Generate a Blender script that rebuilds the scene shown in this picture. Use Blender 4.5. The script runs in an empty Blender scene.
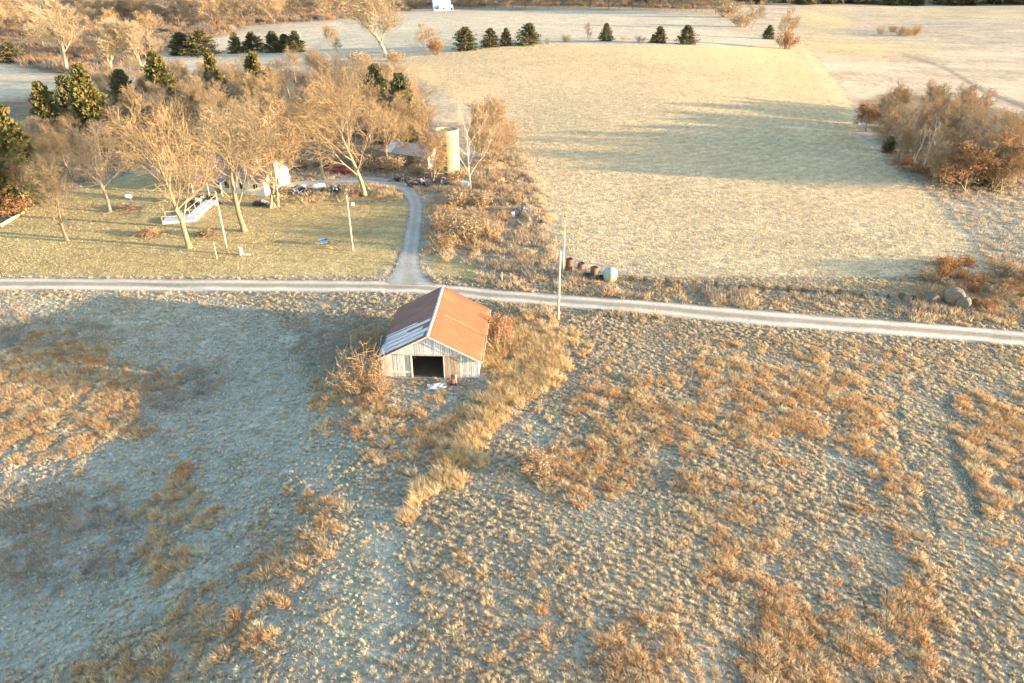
import bpy, math, random
import numpy as np
from mathutils import Vector, Matrix, Euler

R = math.radians
rng = np.random.default_rng(11)
random.seed(5)
C = bpy.context.scene.collection
sc = bpy.context.scene

# ------------------------------------------------------------------ camera model
F, PITCH, CAMH, CX, CY = 705.0, R(28.5), 37.0, 512.0, 341.5
cP, sP = math.cos(PITCH), math.sin(PITCH)

def proj(x, y, z):
    dz = z - CAMH
    dep = np.maximum(y * cP - dz * sP, 0.5)
    return CX + F * x / dep, CY - F * (y * sP + dz * cP) / dep

def sstep(a, b, t):
    t = np.clip((t - a) / (b - a), 0, 1)
    return t * t * (3 - 2 * t)

def _hash(ix, iy, s):
    h = (ix.astype(np.int64) * 374761393 + iy.astype(np.int64) * 668265263 + s * 974634777) & 0xFFFFFFFF
    h = ((h ^ (h >> 13)) * 1274126177) & 0xFFFFFFFF
    h = (h ^ (h >> 16)) & 0xFFFFFFFF
    return h / 4294967295.0

def vnoise(x, y, s=0):
    x = np.asarray(x, float); y = np.asarray(y, float)
    ix = np.floor(x); iy = np.floor(y)
    fx = x - ix; fy = y - iy
    fx = fx * fx * (3 - 2 * fx); fy = fy * fy * (3 - 2 * fy)
    a = _hash(ix, iy, s); b = _hash(ix + 1, iy, s); c = _hash(ix, iy + 1, s); d = _hash(ix + 1, iy + 1, s)
    return (a * (1 - fx) + b * fx) * (1 - fy) + (c * (1 - fx) + d * fx) * fy

def fbm(x, y, s=0, o=4):
    t = 0; a = .5; n = 0
    for k in range(o):
        t = t + a * vnoise(x * 2 ** k, y * 2 ** k, s + k * 17); n += a; a *= .55
    return t / n

def H(x, y):
    """the lie of the land"""
    x = np.asarray(x, float); y = np.asarray(y, float)
    z = -2.7 * sstep(-11, -36, x) * sstep(84, 64, y)               # meadow falls away to the west
    z = z - 1.5 * sstep(6, 60, x) * sstep(86, 60, y)
    z = z + 0.9 * sstep(46, 30, y) * sstep(40, 0, np.abs(x + 4))
    z = z + 5.5 * np.exp(-((x - 55) / 120) ** 2 - ((y - 300) / 95) ** 2)
    z = z - 2.0 * sstep(40, 130, x) * sstep(100, 140, y) * sstep(420, 250, y)
    z = z + 5.0 * (fbm(x / 170 + 3, y / 170, 5, 2) - .5) * sstep(240, 420, y)
    z = z + 0.8 * (fbm(x / 40 + 9, y / 40, 8, 2) - .5) * sstep(104, 135, y)
    z = z + 0.7 * (fbm(x / 18 + 9, y / 18, 9, 2) - .5) * sstep(56, 46, y)
    return z

def ground(u, v):
    """point of the land seen at a pixel"""
    d = np.array([(u - CX) / F, cP + (CY - v) / F * sP, -sP + (CY - v) / F * cP])
    t, dt = 20.0, 1.0
    while t < 4000:
        p = d * t
        if CAMH + p[2] < float(H(p[0], p[1])): break
        dt = max(.5, t * .006); t += dt
    a, b = t - dt, t
    for _ in range(30):
        m = (a + b) / 2; p = d * m
        if CAMH + p[2] < float(H(p[0], p[1])): b = m
        else: a = m
    p = d * b
    return float(p[0]), float(p[1]), float(H(p[0], p[1]))

def tall(u, v, vtop):
    """base point and the height that reaches row vtop above it"""
    x, y, z = ground(u, v)
    k = (CY - vtop) / F
    # (y*sP + dz*cP) = k*(y*cP - dz*sP)
    dz = y * (k * cP - sP) / (cP + k * sP)
    return x, y, z, CAMH + dz - z

def scale_at(x, y, z):
    return (y * cP - (z - CAMH) * sP) / F          # metres per pixel

# ------------------------------------------------------------------ cover maps (what grows where), read back at world points
PAD = 160
MW, MH = 1024 + 2 * PAD, 683 + 2 * PAD

def box(a, r):
    for ax in (0, 1):
        p = np.pad(a, [(r + 1, r) if i == ax else (0, 0) for i in (0, 1)], mode='edge')
        c = np.cumsum(p, axis=ax)
        n = a.shape[ax]
        hi = np.take(c, np.arange(2 * r + 1, 2 * r + 1 + n), axis=ax); lo = np.take(c, np.arange(0, n), axis=ax)
        a = (hi - lo) / (2 * r + 1)
    return a

def polymask(polys, blur=4):
    m = np.zeros((MH, MW), np.float32)
    yy, xx = np.mgrid[0:MH, 0:MW]
    xx = xx - PAD; yy = yy - PAD
    for P in polys:
        P = np.array(P, float)
        x0, y0 = (P.min(0) + PAD - 1).astype(int); x1, y1 = (P.max(0) + PAD + 2).astype(int)
        x0 = max(x0, 0); y0 = max(y0, 0); x1 = min(x1, MW); y1 = min(y1, MH)
        X = xx[y0:y1, x0:x1]; Y = yy[y0:y1, x0:x1]
        ins = np.zeros(X.shape, bool)
        for i in range(len(P)):
            ax, ay = P[i]; bx, by = P[i - 1]
            if ay == by: continue
            c = ((ay > Y) != (by > Y)) & (X < (bx - ax) * (Y - ay) / (by - ay) + ax)
            ins ^= c
        m[y0:y1, x0:x1] = np.maximum(m[y0:y1, x0:x1], ins)
    return box(box(m, blur), blur) if blur else m

def band(pts, wid):
    """polygon of a strip along a polyline of pixels, wid a number or one per point"""
    pts = np.array(pts, float); n = len(pts)
    w = np.ones(n) * wid if np.isscalar(wid) else np.array(wid, float)
    t = np.gradient(pts, axis=0); t /= np.linalg.norm(t, axis=1)[:, None] + 1e-9
    nr = np.stack([-t[:, 1], t[:, 0]], 1)
    return np.concatenate([pts + nr * w[:, None] / 2, (pts - nr * w[:, None] / 2)[::-1]])

MASK = {}
MASK['rust'] = polymask([
    band([(310, 485), (322, 530), (292, 575), (240, 610), (180, 648), (90, 700)], [24, 34, 34, 34, 34, 34]),
    band([(885, 440), (895, 500), (915, 560), (905, 630), (930, 760)], [26, 30, 36, 44, 60]),
    [(740, 600), (800, 560), (860, 620), (870, 720), (780, 760)],
    [(-150, 345), (0, 342), (60, 338), (110, 362), (160, 375), (145, 402), (130, 432), (60, 458), (-150, 480)],
    [(172, 482), (215, 492), (208, 530), (180, 562), (132, 580), (122, 552), (152, 520)],
    [(332, 372), (385, 388), (400, 412), (470, 410), (480, 430), (430, 462), (370, 442), (335, 412)],
    [(582, 382), (640, 368), (700, 398), (690, 440), (642, 482), (600, 500), (540, 492), (512, 472), (552, 440)],
    [(690, 362), (830, 362), (890, 400), (885, 440), (800, 448), (740, 440), (690, 400)],
    [(950, 405), (1180, 395), (1180, 530), (978, 512), (956, 462)],
    [(690, 480), (760, 470), (770, 560), (730, 600), (700, 540)],
    [(590, 640), (690, 620), (700, 720), (580, 800)],
    [(910, 268), (1000, 255), (1180, 270), (1180, 330), (1010, 312), (920, 302)],
], 5)
MASK['gold'] = polymask([
    band([(575, 342), (545, 370), (500, 408), (462, 452), (432, 492), (402, 512)], [22, 26, 26, 26, 28, 18]),
    [(485, 322), (560, 325), (562, 350), (510, 385), (484, 380)],
    band([(800, 48), (822, 75), (850, 120)], [8, 14, 22]),
], 4)
MASK['scrub'] = polymask([
    [(-150, 485), (0, 482), (120, 498), (152, 538), (105, 592), (0, 615), (-150, 640)],
    [(100, 375), (180, 365), (225, 372), (215, 400), (165, 410)],
    [(285, 330), (380, 318), (385, 385), (335, 372), (300, 350)],
    [(-150, 305), (0, 312), (110, 322), (120, 345), (0, 348), (-150, 350)],
], 6)
MASK['path'] = polymask([
    [(-150, 298), (240, 300), (300, 330), (320, 380), (360, 450), (395, 520), (410, 700), (340, 820), (320, 700), (335, 560), (330, 500), (280, 470), (245, 560), (170, 600), (60, 660), (-150, 690), (-150, 480), (150, 430), (180, 380), (110, 345), (-150, 340)],
    [(500, 455), (540, 420), (575, 385), (545, 440), (505, 480)],
    [(380, 388), (480, 385), (470, 408), (400, 412)],
], 6)
MASK['track_shade'] = polymask([band([(897, 398), (900, 440), (922, 490), (940, 540)], 7), band([(948, 396), (951, 430), (957, 465), (983, 515)], 13)], 1)  # mown track edges; the right-hand shadow line is painted dark into the ground
MASK['swath'] = polymask([[(893, 395), (948, 395), (958, 460), (988, 522), (940, 545), (917, 490), (896, 445)]], 2)
MASK['edge_gold'] = polymask([band([(796, 42), (810, 58), (824, 77), (842, 104), (856, 130)], [6, 9, 11, 15, 12]), band([(512, 150), (530, 172), (545, 200), (551, 232)], [4, 5, 7, 7])], 1)
MASK['rut'] = polymask([band([(300, 345), (345, 430), (358, 520), (352, 620), (345, 720)], [14, 20, 26, 30, 34])], 5)
MASK['lawn'] = polymask([[(-150, 232), (0, 228), (40, 200), (110, 180), (200, 165), (300, 178), (360, 186), (398, 190), (408, 205), (404, 235), (395, 262), (370, 279), (-150, 279)],
                         [(424, 255), (470, 258), (490, 285), (440, 280)]], 3)
MASK['hay'] = polymask([[(395, 60), (520, 44), (790, 48), (815, 75), (848, 125), (890, 170), (935, 200), (965, 235), (990, 262), (1000, 296), (800, 288), (640, 272), (572, 262), (555, 230), (545, 200), (520, 160), (480, 110), (400, 70)]], 3)
MASK['waste'] = polymask([[(425, 250), (430, 185), (470, 165), (520, 150), (545, 195), (556, 240), (560, 270), (620, 284), (1180, 318), (1180, 340), (1000, 325), (700, 304), (480, 288), (470, 262)],
                          [(560, 296), (1180, 345), (1180, 375), (600, 345), (500, 312)], [(280, 178), (420, 182), (400, 200), (330, 196), (285, 205)]], 3)
MASK['far_pale'] = polymask([[(-150, 60), (0, 64), (65, 78), (70, 92), (-150, 105)], [(150, 55), (330, 22), (420, 12), (560, 8), (700, 10), (740, 30), (800, 46), (520, 44), (395, 62), (300, 60), (200, 68)]], 3)
MASK['far_gold'] = polymask([[(790, 10), (850, 8), (850, 30), (800, 32)], [(860, 8), (1180, 5), (1180, 14), (870, 16)], [(800, 34), (900, 40), (960, 50), (850, 58), (800, 48)]], 6)
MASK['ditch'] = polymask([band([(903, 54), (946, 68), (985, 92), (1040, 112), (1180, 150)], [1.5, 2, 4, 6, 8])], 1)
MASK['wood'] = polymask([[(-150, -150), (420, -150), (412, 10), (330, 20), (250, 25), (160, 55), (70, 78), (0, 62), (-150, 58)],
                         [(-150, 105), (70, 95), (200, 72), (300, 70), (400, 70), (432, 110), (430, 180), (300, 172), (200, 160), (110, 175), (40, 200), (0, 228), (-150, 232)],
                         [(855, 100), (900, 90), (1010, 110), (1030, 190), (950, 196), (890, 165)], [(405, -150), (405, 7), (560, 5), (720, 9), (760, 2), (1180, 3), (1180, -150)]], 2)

def cover(name, x, y, z, jit=6.0):
    u, v = proj(x, y, z)
    sc_ = np.clip(45.0 / (np.hypot(x, y) + 1) * 1.6, .15, 1)
    u = u + jit * sc_ * (fbm(x / 2.2, y / 2.2, 31, 3) - .5) * 5
    v = v + jit * sc_ * (fbm(x / 2.2, y / 2.2, 57, 3) - .5) * 4
    iu = np.clip((u + PAD).astype(int), 0, MW - 1); iv = np.clip((v + PAD).astype(int), 0, MH - 1)
    return MASK[name][iv, iu]

# ------------------------------------------------------------------ materials
def new_mat(name):
    m = bpy.data.materials.new(name); m.use_nodes = True
    nt = m.node_tree; b = nt.nodes['Principled BSDF']
    return m, nt, b

def L(nt, a, b): nt.links.new(a, b)

def math_node(nt, op, a, b=None):
    n = nt.nodes.new('ShaderNodeMath'); n.operation = op
    for i, q in enumerate((a, b)):
        if q is None: continue
        if isinstance(q, (int, float)): n.inputs[i].default_value = q
        else: L(nt, q, n.inputs[i])
    return n.outputs[0]

def noise_node(nt, vec, scale, detail=4, rough=.6):
    n = nt.nodes.new('ShaderNodeTexNoise'); n.inputs['Scale'].default_value = scale
    n.inputs['Detail'].default_value = detail; n.inputs['Roughness'].default_value = rough
    if vec is not None: L(nt, vec, n.inputs['Vector'])
    return n.outputs['Fac']

def scaled(nt, vec, s):
    n = nt.nodes.new('ShaderNodeVectorMath'); n.operation = 'MULTIPLY'; L(nt, vec, n.inputs[0]); n.inputs[1].default_value = s
    return n.outputs[0]

def mapr(nt, fac, a, b, lo, hi):
    n = nt.nodes.new('ShaderNodeMapRange'); n.inputs[1].default_value = a; n.inputs[2].default_value = b
    n.inputs[3].default_value = lo; n.inputs[4].default_value = hi; L(nt, fac, n.inputs[0])
    return n.outputs[0]

def vmul(nt, col, fac):
    n = nt.nodes.new('ShaderNodeVectorMath'); n.operation = 'SCALE'; L(nt, col, n.inputs[0]); L(nt, fac, n.inputs['Scale'])
    return n.outputs[0]

def mix(nt, fac, a, b):
    n = nt.nodes.new('ShaderNodeMix'); n.data_type = 'RGBA'
    for s, q in ((n.inputs[0], fac), (n.inputs[6], a), (n.inputs[7], b)):
        if isinstance(q, (int, float)): s.default_value = q
        elif isinstance(q, tuple): s.default_value = (*q, 1) if len(q) == 3 else q
        else: L(nt, q, s)
    return n.outputs[2]

def mat_col(name, rough=.85, nscale=4.0, namt=.35, bump=0.0, stretch=(1, 1, 1), spec=.2, metal=0.0, translucent=0.0, trans_col=1.0):
    """base colour from the mesh's own 'col' attribute, broken up by noise in object space"""
    m, nt, b = new_mat(name)
    at = nt.nodes.new('ShaderNodeAttribute'); at.attribute_name = 'col'
    col = at.outputs['Color']
    if namt > 0:
        tc = nt.nodes.new('ShaderNodeTexCoord')
        v = scaled(nt, tc.outputs['Object'], stretch)
        nz = noise_node(nt, v, nscale, 5, .65)
        col = vmul(nt, col, mapr(nt, nz, .25, .75, 1 - namt, 1 + namt))
        if bump:
            bp = nt.nodes.new('ShaderNodeBump'); bp.inputs['Strength'].default_value = bump; bp.inputs['Distance'].default_value = .03
            L(nt, nz, bp.inputs['Height']); L(nt, bp.outputs[0], b.inputs['Normal'])
    L(nt, col, b.inputs['Base Color'])
    b.inputs['Roughness'].default_value = rough; b.inputs['Specular IOR Level'].default_value = spec; b.inputs['Metallic'].default_value = metal
    if translucent:
        t = nt.nodes.new('ShaderNodeBsdfTranslucent'); L(nt, col, t.inputs['Color'])
        mx = nt.nodes.new('ShaderNodeMixShader'); mx.inputs[0].default_value = translucent
        L(nt, b.outputs[0], mx.inputs[1]); L(nt, t.outputs[0], mx.inputs[2])
        L(nt, mx.outputs[0], nt.nodes['Material Output'].inputs['Surface'])
    return m

MAT = {}
MAT['grass'] = mat_col('dry_grass_blades', 1.0, 1, 0, spec=0.0, translucent=.4)
MAT['bark'] = mat_col('bark', .95, 3.0, .35, .5, (1, 1, .35), spec=.1)
MAT['twig'] = mat_col('twigs', .95, 1, 0, spec=.05)
MAT['leaf'] = mat_col('leaves', .9, 1, 0, spec=.1, translucent=.2)
MAT['plank'] = mat_col('weathered_planks', .9, 2.2, .45, .4, (6, 6, .6), spec=.15)
MAT['paint'] = mat_col('aged_paint', .7, 2.5, .2, .1, spec=.3)
MAT['metal'] = mat_col('weathered_metal', .5, 2.5, .3, .15, spec=.5, metal=.35)
MAT['scrap'] = mat_col('scrap', .7, 3, .4, .3, spec=.3)
MAT['car'] = mat_col('car_paint', .3, 1.5, .12, 0, spec=.5)
MAT['glass'] = mat_col('window_glass', .08, 1, 0, 0, spec=.6)
MAT['stone'] = mat_col('concrete', .9, 1.6, .3, .4, spec=.15)
MAT['bale'] = mat_col('old_hay', 1.0, 5, .4, .9, spec=.0)

# ------------------------------------------------------------------ mesh helpers
class MB:
    def __init__(s): s.v = []; s.f = []; s.c = []
    def add(s, vs, fs, col):
        o = len(s.v); s.v += [tuple(p) for p in vs]; s.f += [tuple(o + i for i in f) for f in fs]
        s.c += [col] * len(vs)
    def box(s, c, d, col, rot=(0, 0, 0), taper=1.0):
        M = Euler(rot).to_matrix(); hx, hy, hz = d[0] / 2, d[1] / 2, d[2] / 2
        vs = []
        for z in (-1, 1):
            k = taper if z > 0 else 1
            for x, y in ((-1, -1), (1, -1), (1, 1), (-1, 1)):
                p = M @ Vector((x * hx * k, y * hy * k, z * hz)); vs.append((p.x + c[0], p.y + c[1], p.z + c[2]))
        s.add(vs, [(3, 2, 1, 0), (4, 5, 6, 7), (0, 1, 5, 4), (1, 2, 6, 5), (2, 3, 7, 6), (3, 0, 4, 7)], col)
    def quad(s, a, b, c, d, col): s.add([a, b, c, d], [(0, 1, 2, 3)], col)
    def slab(s, pts, t, col):
        """a sheet through four points, t thick along its own normal"""
        P = [Vector(p) for p in pts]; n = (P[1] - P[0]).cross(P[3] - P[0]).normalized() * t
        k = len(P)
        s.add(P + [p + n for p in P], [tuple(range(k))[::-1], tuple(range(k, 2 * k))] + [(i, (i + 1) % k, k + (i + 1) % k, k + i) for i in range(k)], col)
    def tube(s, pts, rad, col, sides=6, cap=False):
        pts = [Vector(p) for p in pts]; n = len(pts)
        rad = [rad] * n if isinstance(rad, (int, float)) else rad
        vs = []; fs = []
        for i, p in enumerate(pts):
            t = (pts[min(i + 1, n - 1)] - pts[max(i - 1, 0)])
            t = t.normalized() if t.length > 1e-9 else Vector((0, 0, 1))
            a = t.cross(Vector((.31, .95, .12))) if abs(t.z) > .9 else t.cross(Vector((0, 0, 1)))
            a.normalize(); b = t.cross(a)
            for k in range(sides):
                w = 2 * math.pi * k / sides
                vs.append(p + (a * math.cos(w) + b * math.sin(w)) * rad[i])
        for i in range(n - 1):
            for k in range(sides):
                k2 = (k + 1) % sides
                fs.append((i * sides + k, i * sides + k2, (i + 1) * sides + k2, (i + 1) * sides + k))
        if cap:
            fs.append(tuple(range(sides))[::-1]); fs.append(tuple((n - 1) * sides + k for k in range(sides)))
        s.add(vs, fs, col)
    def lathe(s, prof, col, n=24, c=(0, 0, 0)):
        vs = []; fs = []
        for r, z in prof:
            for k in range(n):
                a = 2 * math.pi * k / n; vs.append((c[0] + r * math.cos(a), c[1] + r * math.sin(a), c[2] + z))
        for i in range(len(prof) - 1):
            for k in range(n):
                k2 = (k + 1) % n; fs.append((i * n + k, i * n + k2, (i + 1) * n + k2, (i + 1) * n + k))
        s.add(vs, fs, col)
    def blob(s, c, r, col, sq=(1, 1, 1), rough=.15, n=10, m=7, seed=0):
        q = random.Random(seed); vs = []; fs = []
        for i in range(m + 1):
            th = math.pi * i / m
            for k in range(n):
                ph = 2 * math.pi * k / n
                rr = r * (1 + rough * (q.random() * 2 - 1)) if 0 < i < m else r
                vs.append((c[0] + rr * sq[0] * math.sin(th) * math.cos(ph), c[1] + rr * sq[1] * math.sin(th) * math.sin(ph), c[2] + rr * sq[2] * math.cos(th)))
        for i in range(m):
            for k in range(n):
                k2 = (k + 1) % n; fs.append((i * n + k, (i + 1) * n + k, (i + 1) * n + k2, i * n + k2))
        s.add(vs, fs, col)
    def build(s, name, mat, parent=None, smooth=False, mesh_only=False):
        me = bpy.data.meshes.new(name); me.from_pydata(s.v, [], s.f); me.update()
        a = me.attributes.new('col', 'FLOAT_COLOR', 'POINT')
        cc = np.ones((len(s.v), 4), np.float32); cc[:, :3] = np.array(s.c, np.float32)[:, :3]
        a.data.foreach_set('color', cc.ravel())
        me.materials.append(mat)
        if smooth: me.polygons.foreach_set('use_smooth', [True] * len(me.polygons))
        if mesh_only: return me
        o = bpy.data.objects.new(name, me); C.objects.link(o)
        if parent is not None: o.parent = parent
        return o

def tri_mesh(name, V, Fc, col, mat, quads=False, parent=None):
    """large mesh straight from arrays"""
    k = 4 if quads else 3
    me = bpy.data.meshes.new(name)
    me.vertices.add(len(V)); me.vertices.foreach_set('co', np.asarray(V, np.float32).ravel())
    n = len(Fc); me.loops.add(n * k); me.polygons.add(n)
    me.loops.foreach_set('vertex_index', np.asarray(Fc, np.int32).ravel())
    me.polygons.foreach_set('loop_start', np.arange(0, n * k, k, dtype=np.int32))
    me.update(calc_edges=True)
    a = me.attributes.new('col', 'FLOAT_COLOR', 'POINT')
    cc = np.ones((len(V), 4), np.float32); cc[:, :3] = col
    a.data.foreach_set('color', cc.ravel())
    me.materials.append(mat)
    o = bpy.data.objects.new(name, me); C.objects.link(o)
    if parent is not None: o.parent = parent
    return o

def tag(o, label, cat, group=None):
    o['label'] = label; o['category'] = cat
    if group: o['group'] = group
    return o

def thing(name, label, cat, loc=(0, 0, 0), rz=0.0, group=None, scale=None):
    o = bpy.data.objects.new(name, None); C.objects.link(o); o.location = loc; o.rotation_euler = (0, 0, rz)
    o.empty_display_size = .2
    if scale is not None: o.scale = scale
    return tag(o, label, cat, group)

def kind(o, k): o['kind'] = k; return o
# ------------------------------------------------------------------ the land: one sheet to the horizon
def pal(x): return np.array(x, np.float32)

def land_colour(x, y, z):
    n1 = fbm(x / 7, y / 7, 71, 4)[..., None]; n2 = fbm(x / 1.3, y / 1.3, 83, 3)[..., None]
    col = pal((.36, .325, .25)) * (.75 + .5 * n1) * np.ones(x.shape + (3,), np.float32)
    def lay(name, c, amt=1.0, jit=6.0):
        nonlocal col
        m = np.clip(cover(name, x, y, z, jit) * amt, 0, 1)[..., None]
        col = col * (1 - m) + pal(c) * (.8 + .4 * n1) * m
    far = sstep(115, 200, y)[..., None] * np.ones_like(col)
    past = pal((.52, .39, .285)) * (.50 + .60 * fbm(x / 40, y / 10, 91, 5)[..., None] + .40 * fbm(x / 8, y / 8, 92, 3)[..., None]) + pal((-.02, .02, .0)) * n1
    col = col * (1 - far) + past * far
    lay('path', (.42, .395, .315), 1, 14); lay('rust', (.38, .30, .20), .8, 22); lay('gold', (.40, .33, .22), .8, 16); lay('scrub', (.38, .35, .29))
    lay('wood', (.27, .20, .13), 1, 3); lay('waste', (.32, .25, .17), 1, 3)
    lay('lawn', (.44, .345, .175), 1, 1); lay('hay', (.63, .48, .30), 1, 1)
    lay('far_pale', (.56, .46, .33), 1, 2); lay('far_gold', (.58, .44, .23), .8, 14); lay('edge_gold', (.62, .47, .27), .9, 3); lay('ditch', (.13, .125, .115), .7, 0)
    lay('track_shade', (.17, .175, .13), .95, 3); lay('rut', (.27, .29, .17), .55, 3)
    # hay stubble and lawn: slow drifts of greener and barer growth
    h = np.clip(cover('hay', x, y, z, 1), 0, 1)[..., None]
    g = sstep(.45, .7, fbm(x / 28 + 4, y / 28, 44, 4))[..., None]
    col = col * (1 - h * g * .35) + pal((.55, .46, .30)) * h * g * .35
    l = np.clip(cover('lawn', x, y, z, 1), 0, 1)[..., None]
    g = sstep(.40, .65, fbm(x / 9 + 4, y / 9, 45, 4))[..., None]
    col = col * (1 - l * g * .5) + pal((.40, .28, .15)) * l * g * .5
    return np.clip(col * (.82 + .36 * n2), .02, .8)

def build_land():
    fine = np.linspace(-R(42), R(42), 1000); coarse = np.linspace(R(42), 2 * math.pi - R(42), 60)[1:-1]
    ang = np.concatenate([fine, coarse]); na = len(ang)
    rad = np.concatenate([[4, 9, 14], np.geomspace(19, 900, 760), np.geomspace(930, 3400, 30)]); nr = len(rad)
    A, Rr = np.meshgrid(ang, rad)
    x = Rr * np.sin(A); y = Rr * np.cos(A); z = H(x, y)
    V = np.stack([x, y, z], -1).reshape(-1, 3)
    i = np.arange(nr - 1)[:, None]; j = np.arange(na)[None, :]; j2 = (j + 1) % na
    Fc = np.stack([i * na + j, i * na + j2 + 0 * i, (i + 1) * na + j2, (i + 1) * na + j], -1).reshape(-1, 4)[:, ::-1]
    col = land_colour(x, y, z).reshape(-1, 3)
    m, nt, b = new_mat('land')
    at = nt.nodes.new('ShaderNodeAttribute'); at.attribute_name = 'col'
    hay = nt.nodes.new('ShaderNodeAttribute'); hay.attribute_name = 'swath'
    tc = nt.nodes.new('ShaderNodeTexCoord'); ob = tc.outputs['Object']
    n1 = noise_node(nt, ob, 2.6, 5, .7); n2 = noise_node(nt, ob, .55, 4, .6); n3 = noise_node(nt, scaled(nt, ob, (.25, 1, 1)), 1.1, 3, .6)
    col_ = vmul(nt, at.outputs['Color'], mapr(nt, n1, .3, .7, .68, 1.32))
    col_ = vmul(nt, col_, mapr(nt, n2, .3, .7, .78, 1.22))
    # mowing swaths of the hay field: paired lines that follow the field's edge
    w = math_node(nt, 'SINE', math_node(nt, 'ADD', math_node(nt, 'MULTIPLY', hay.outputs['Fac'], 2 * math.pi / 2.3), math_node(nt, 'MULTIPLY', n2, 7.0)))
    am = nt.nodes.new('ShaderNodeAttribute'); am.attribute_name = 'hay'
    sw = math_node(nt, 'MULTIPLY', math_node(nt, 'MULTIPLY', w, am.outputs['Fac']), mapr(nt, n3, .32, .65, .02, .13))
    col_ = vmul(nt, col_, math_node(nt, 'ADD', sw, 1.0))
    L(nt, col_, b.inputs['Base Color']); b.inputs['Roughness'].default_value = 1; b.inputs['Specular IOR Level'].default_value = 0
    hsum = math_node(nt, 'ADD', math_node(nt, 'MULTIPLY', n1, .6), math_node(nt, 'ADD', math_node(nt, 'MULTIPLY', n3, .8), math_node(nt, 'MULTIPLY', sw, 1.5)))
    bp = nt.nodes.new('ShaderNodeBump'); bp.inputs['Strength'].default_value = .9; bp.inputs['Distance'].default_value = .32
    L(nt, hsum, bp.inputs['Height']); L(nt, bp.outputs[0], b.inputs['Normal'])
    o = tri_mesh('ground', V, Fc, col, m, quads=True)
    me = o.data
    me.polygons.foreach_set('use_smooth', [True] * len(me.polygons))
    a = me.attributes.new('swath', 'FLOAT', 'POINT'); f = me.attributes.new('hay', 'FLOAT', 'POINT')
    # distance-like coordinate: rows run away from the road and curl round the field's east end
    X = x - 22; Y = y - 190
    s = np.where(X > 0, np.hypot(X * .85, Y), np.abs(Y) + 0 * X)
    s = np.hypot(np.maximum(x - 30, 0) * .9, (y - 215) * .8) + .25 * x
    a.data.foreach_set('value', s.astype(np.float32).ravel())
    f.data.foreach_set('value', cover('hay', x, y, z, 1).astype(np.float32).ravel())
    kind(o, 'structure')
    return o
build_land()

# ------------------------------------------------------------------ road and drive: sheets laid on the land
def strip(name, left, right, lift, mat, n_across=10):
    """left and right edges as pixel polylines of equal length"""
    Lp = [ground(*p) for p in left]; Rp = [ground(*p) for p in right]
    def dens(P):
        P = np.array(P)[:, :2]; out = []
        for i in range(len(P) - 1):
            p0 = P[max(i - 1, 0)]; p1 = P[i]; p2 = P[i + 1]; p3 = P[min(i + 2, len(P) - 1)]
            for k in range(16):
                t = k / 16
                out.append(.5 * ((2 * p1) + (-p0 + p2) * t + (2 * p0 - 5 * p1 + 4 * p2 - p3) * t * t + (-p0 + 3 * p1 - 3 * p2 + p3) * t ** 3))
        out.append(P[-1]); return np.array(out)
    A = dens(Lp); B = dens(Rp); n = len(A); m = n_across + 1
    ragA = .35 * (fbm(np.arange(n) / 3., np.zeros(n), 3, 3) - .5); ragB = .35 * (fbm(np.arange(n) / 3., np.ones(n) * 7, 3, 3) - .5)
    V = []; S = []
    for i in range(n):
        d = (B[i] - A[i]); ln = np.linalg.norm(d); d = d / ln
        a = A[i] - d * ragA[i] ; b = B[i] + d * ragB[i]
        for k in range(m):
            t = k / (m - 1); p = a * (1 - t) + b * t
            V.append((p[0], p[1], 0)); S.append(t)
    V = np.array(V); V[:, 2] = H(V[:, 0], V[:, 1]) + lift + .03 * np.sin(np.array(S) * math.pi)
    Fc = [(i * m + k, i * m + k + 1, (i + 1) * m + k + 1, (i + 1) * m + k) for i in range(n - 1) for k in range(m - 1)]
    o = tri_mesh(name, V, Fc, np.ones((len(V), 3)) * .4, mat, quads=True)
    o.data.polygons.foreach_set('use_smooth', [True] * len(o.data.polygons))
    at = o.data.attributes.new('across', 'FLOAT', 'POINT'); at.data.foreach_set('value', np.array(S, np.float32))
    return kind(o, 'structure')

def gravel_mat(name, base, mid, edge, amt=1.0):
    m, nt, b = new_mat(name)
    at = nt.nodes.new('ShaderNodeAttribute'); at.attribute_name = 'across'
    tc = nt.nodes.new('ShaderNodeTexCoord'); ob = tc.outputs['Object']
    n1 = noise_node(nt, ob, 3.0, 6, .75); n2 = noise_node(nt, ob, .22, 4, .6); n3 = noise_node(nt, ob, .8, 4, .6)
    t = math_node(nt, 'ADD', at.outputs['Fac'], math_node(nt, 'MULTIPLY', math_node(nt, 'SUBTRACT', n2, .5), .16))
    # two wheel tracks, a looser crown and grassy edges
    w = math_node(nt, 'COSINE', math_node(nt, 'MULTIPLY', math_node(nt, 'SUBTRACT', t, .5), 4 * math.pi))
    ft = mapr(nt, w, -.9, .6, 0, 1)
    c = mix(nt, math_node(nt, 'MULTIPLY', ft, amt), base, mid)
    e = math_node(nt, 'ABSOLUTE', math_node(nt, 'SUBTRACT', t, .5))
    fe = mapr(nt, math_node(nt, 'ADD', e, math_node(nt, 'MULTIPLY', math_node(nt, 'SUBTRACT', n3, .5), .35)), .36, .52, 0, 1)
    c = mix(nt, fe, c, edge)
    c = vmul(nt, c, mapr(nt, n1, .3, .7, .8, 1.2)); c = vmul(nt, c, mapr(nt, n2, .3, .7, .88, 1.12))
    L(nt, c, b.inputs['Base Color']); b.inputs['Roughness'].default_value = 1; b.inputs['Specular IOR Level'].default_value = .05
    bp = nt.nodes.new('ShaderNodeBump'); bp.inputs['Strength'].default_value = .5; bp.inputs['Distance'].default_value = .08
    L(nt, n1, bp.inputs['Height']); L(nt, bp.outputs[0], b.inputs['Normal'])
    return m
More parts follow.
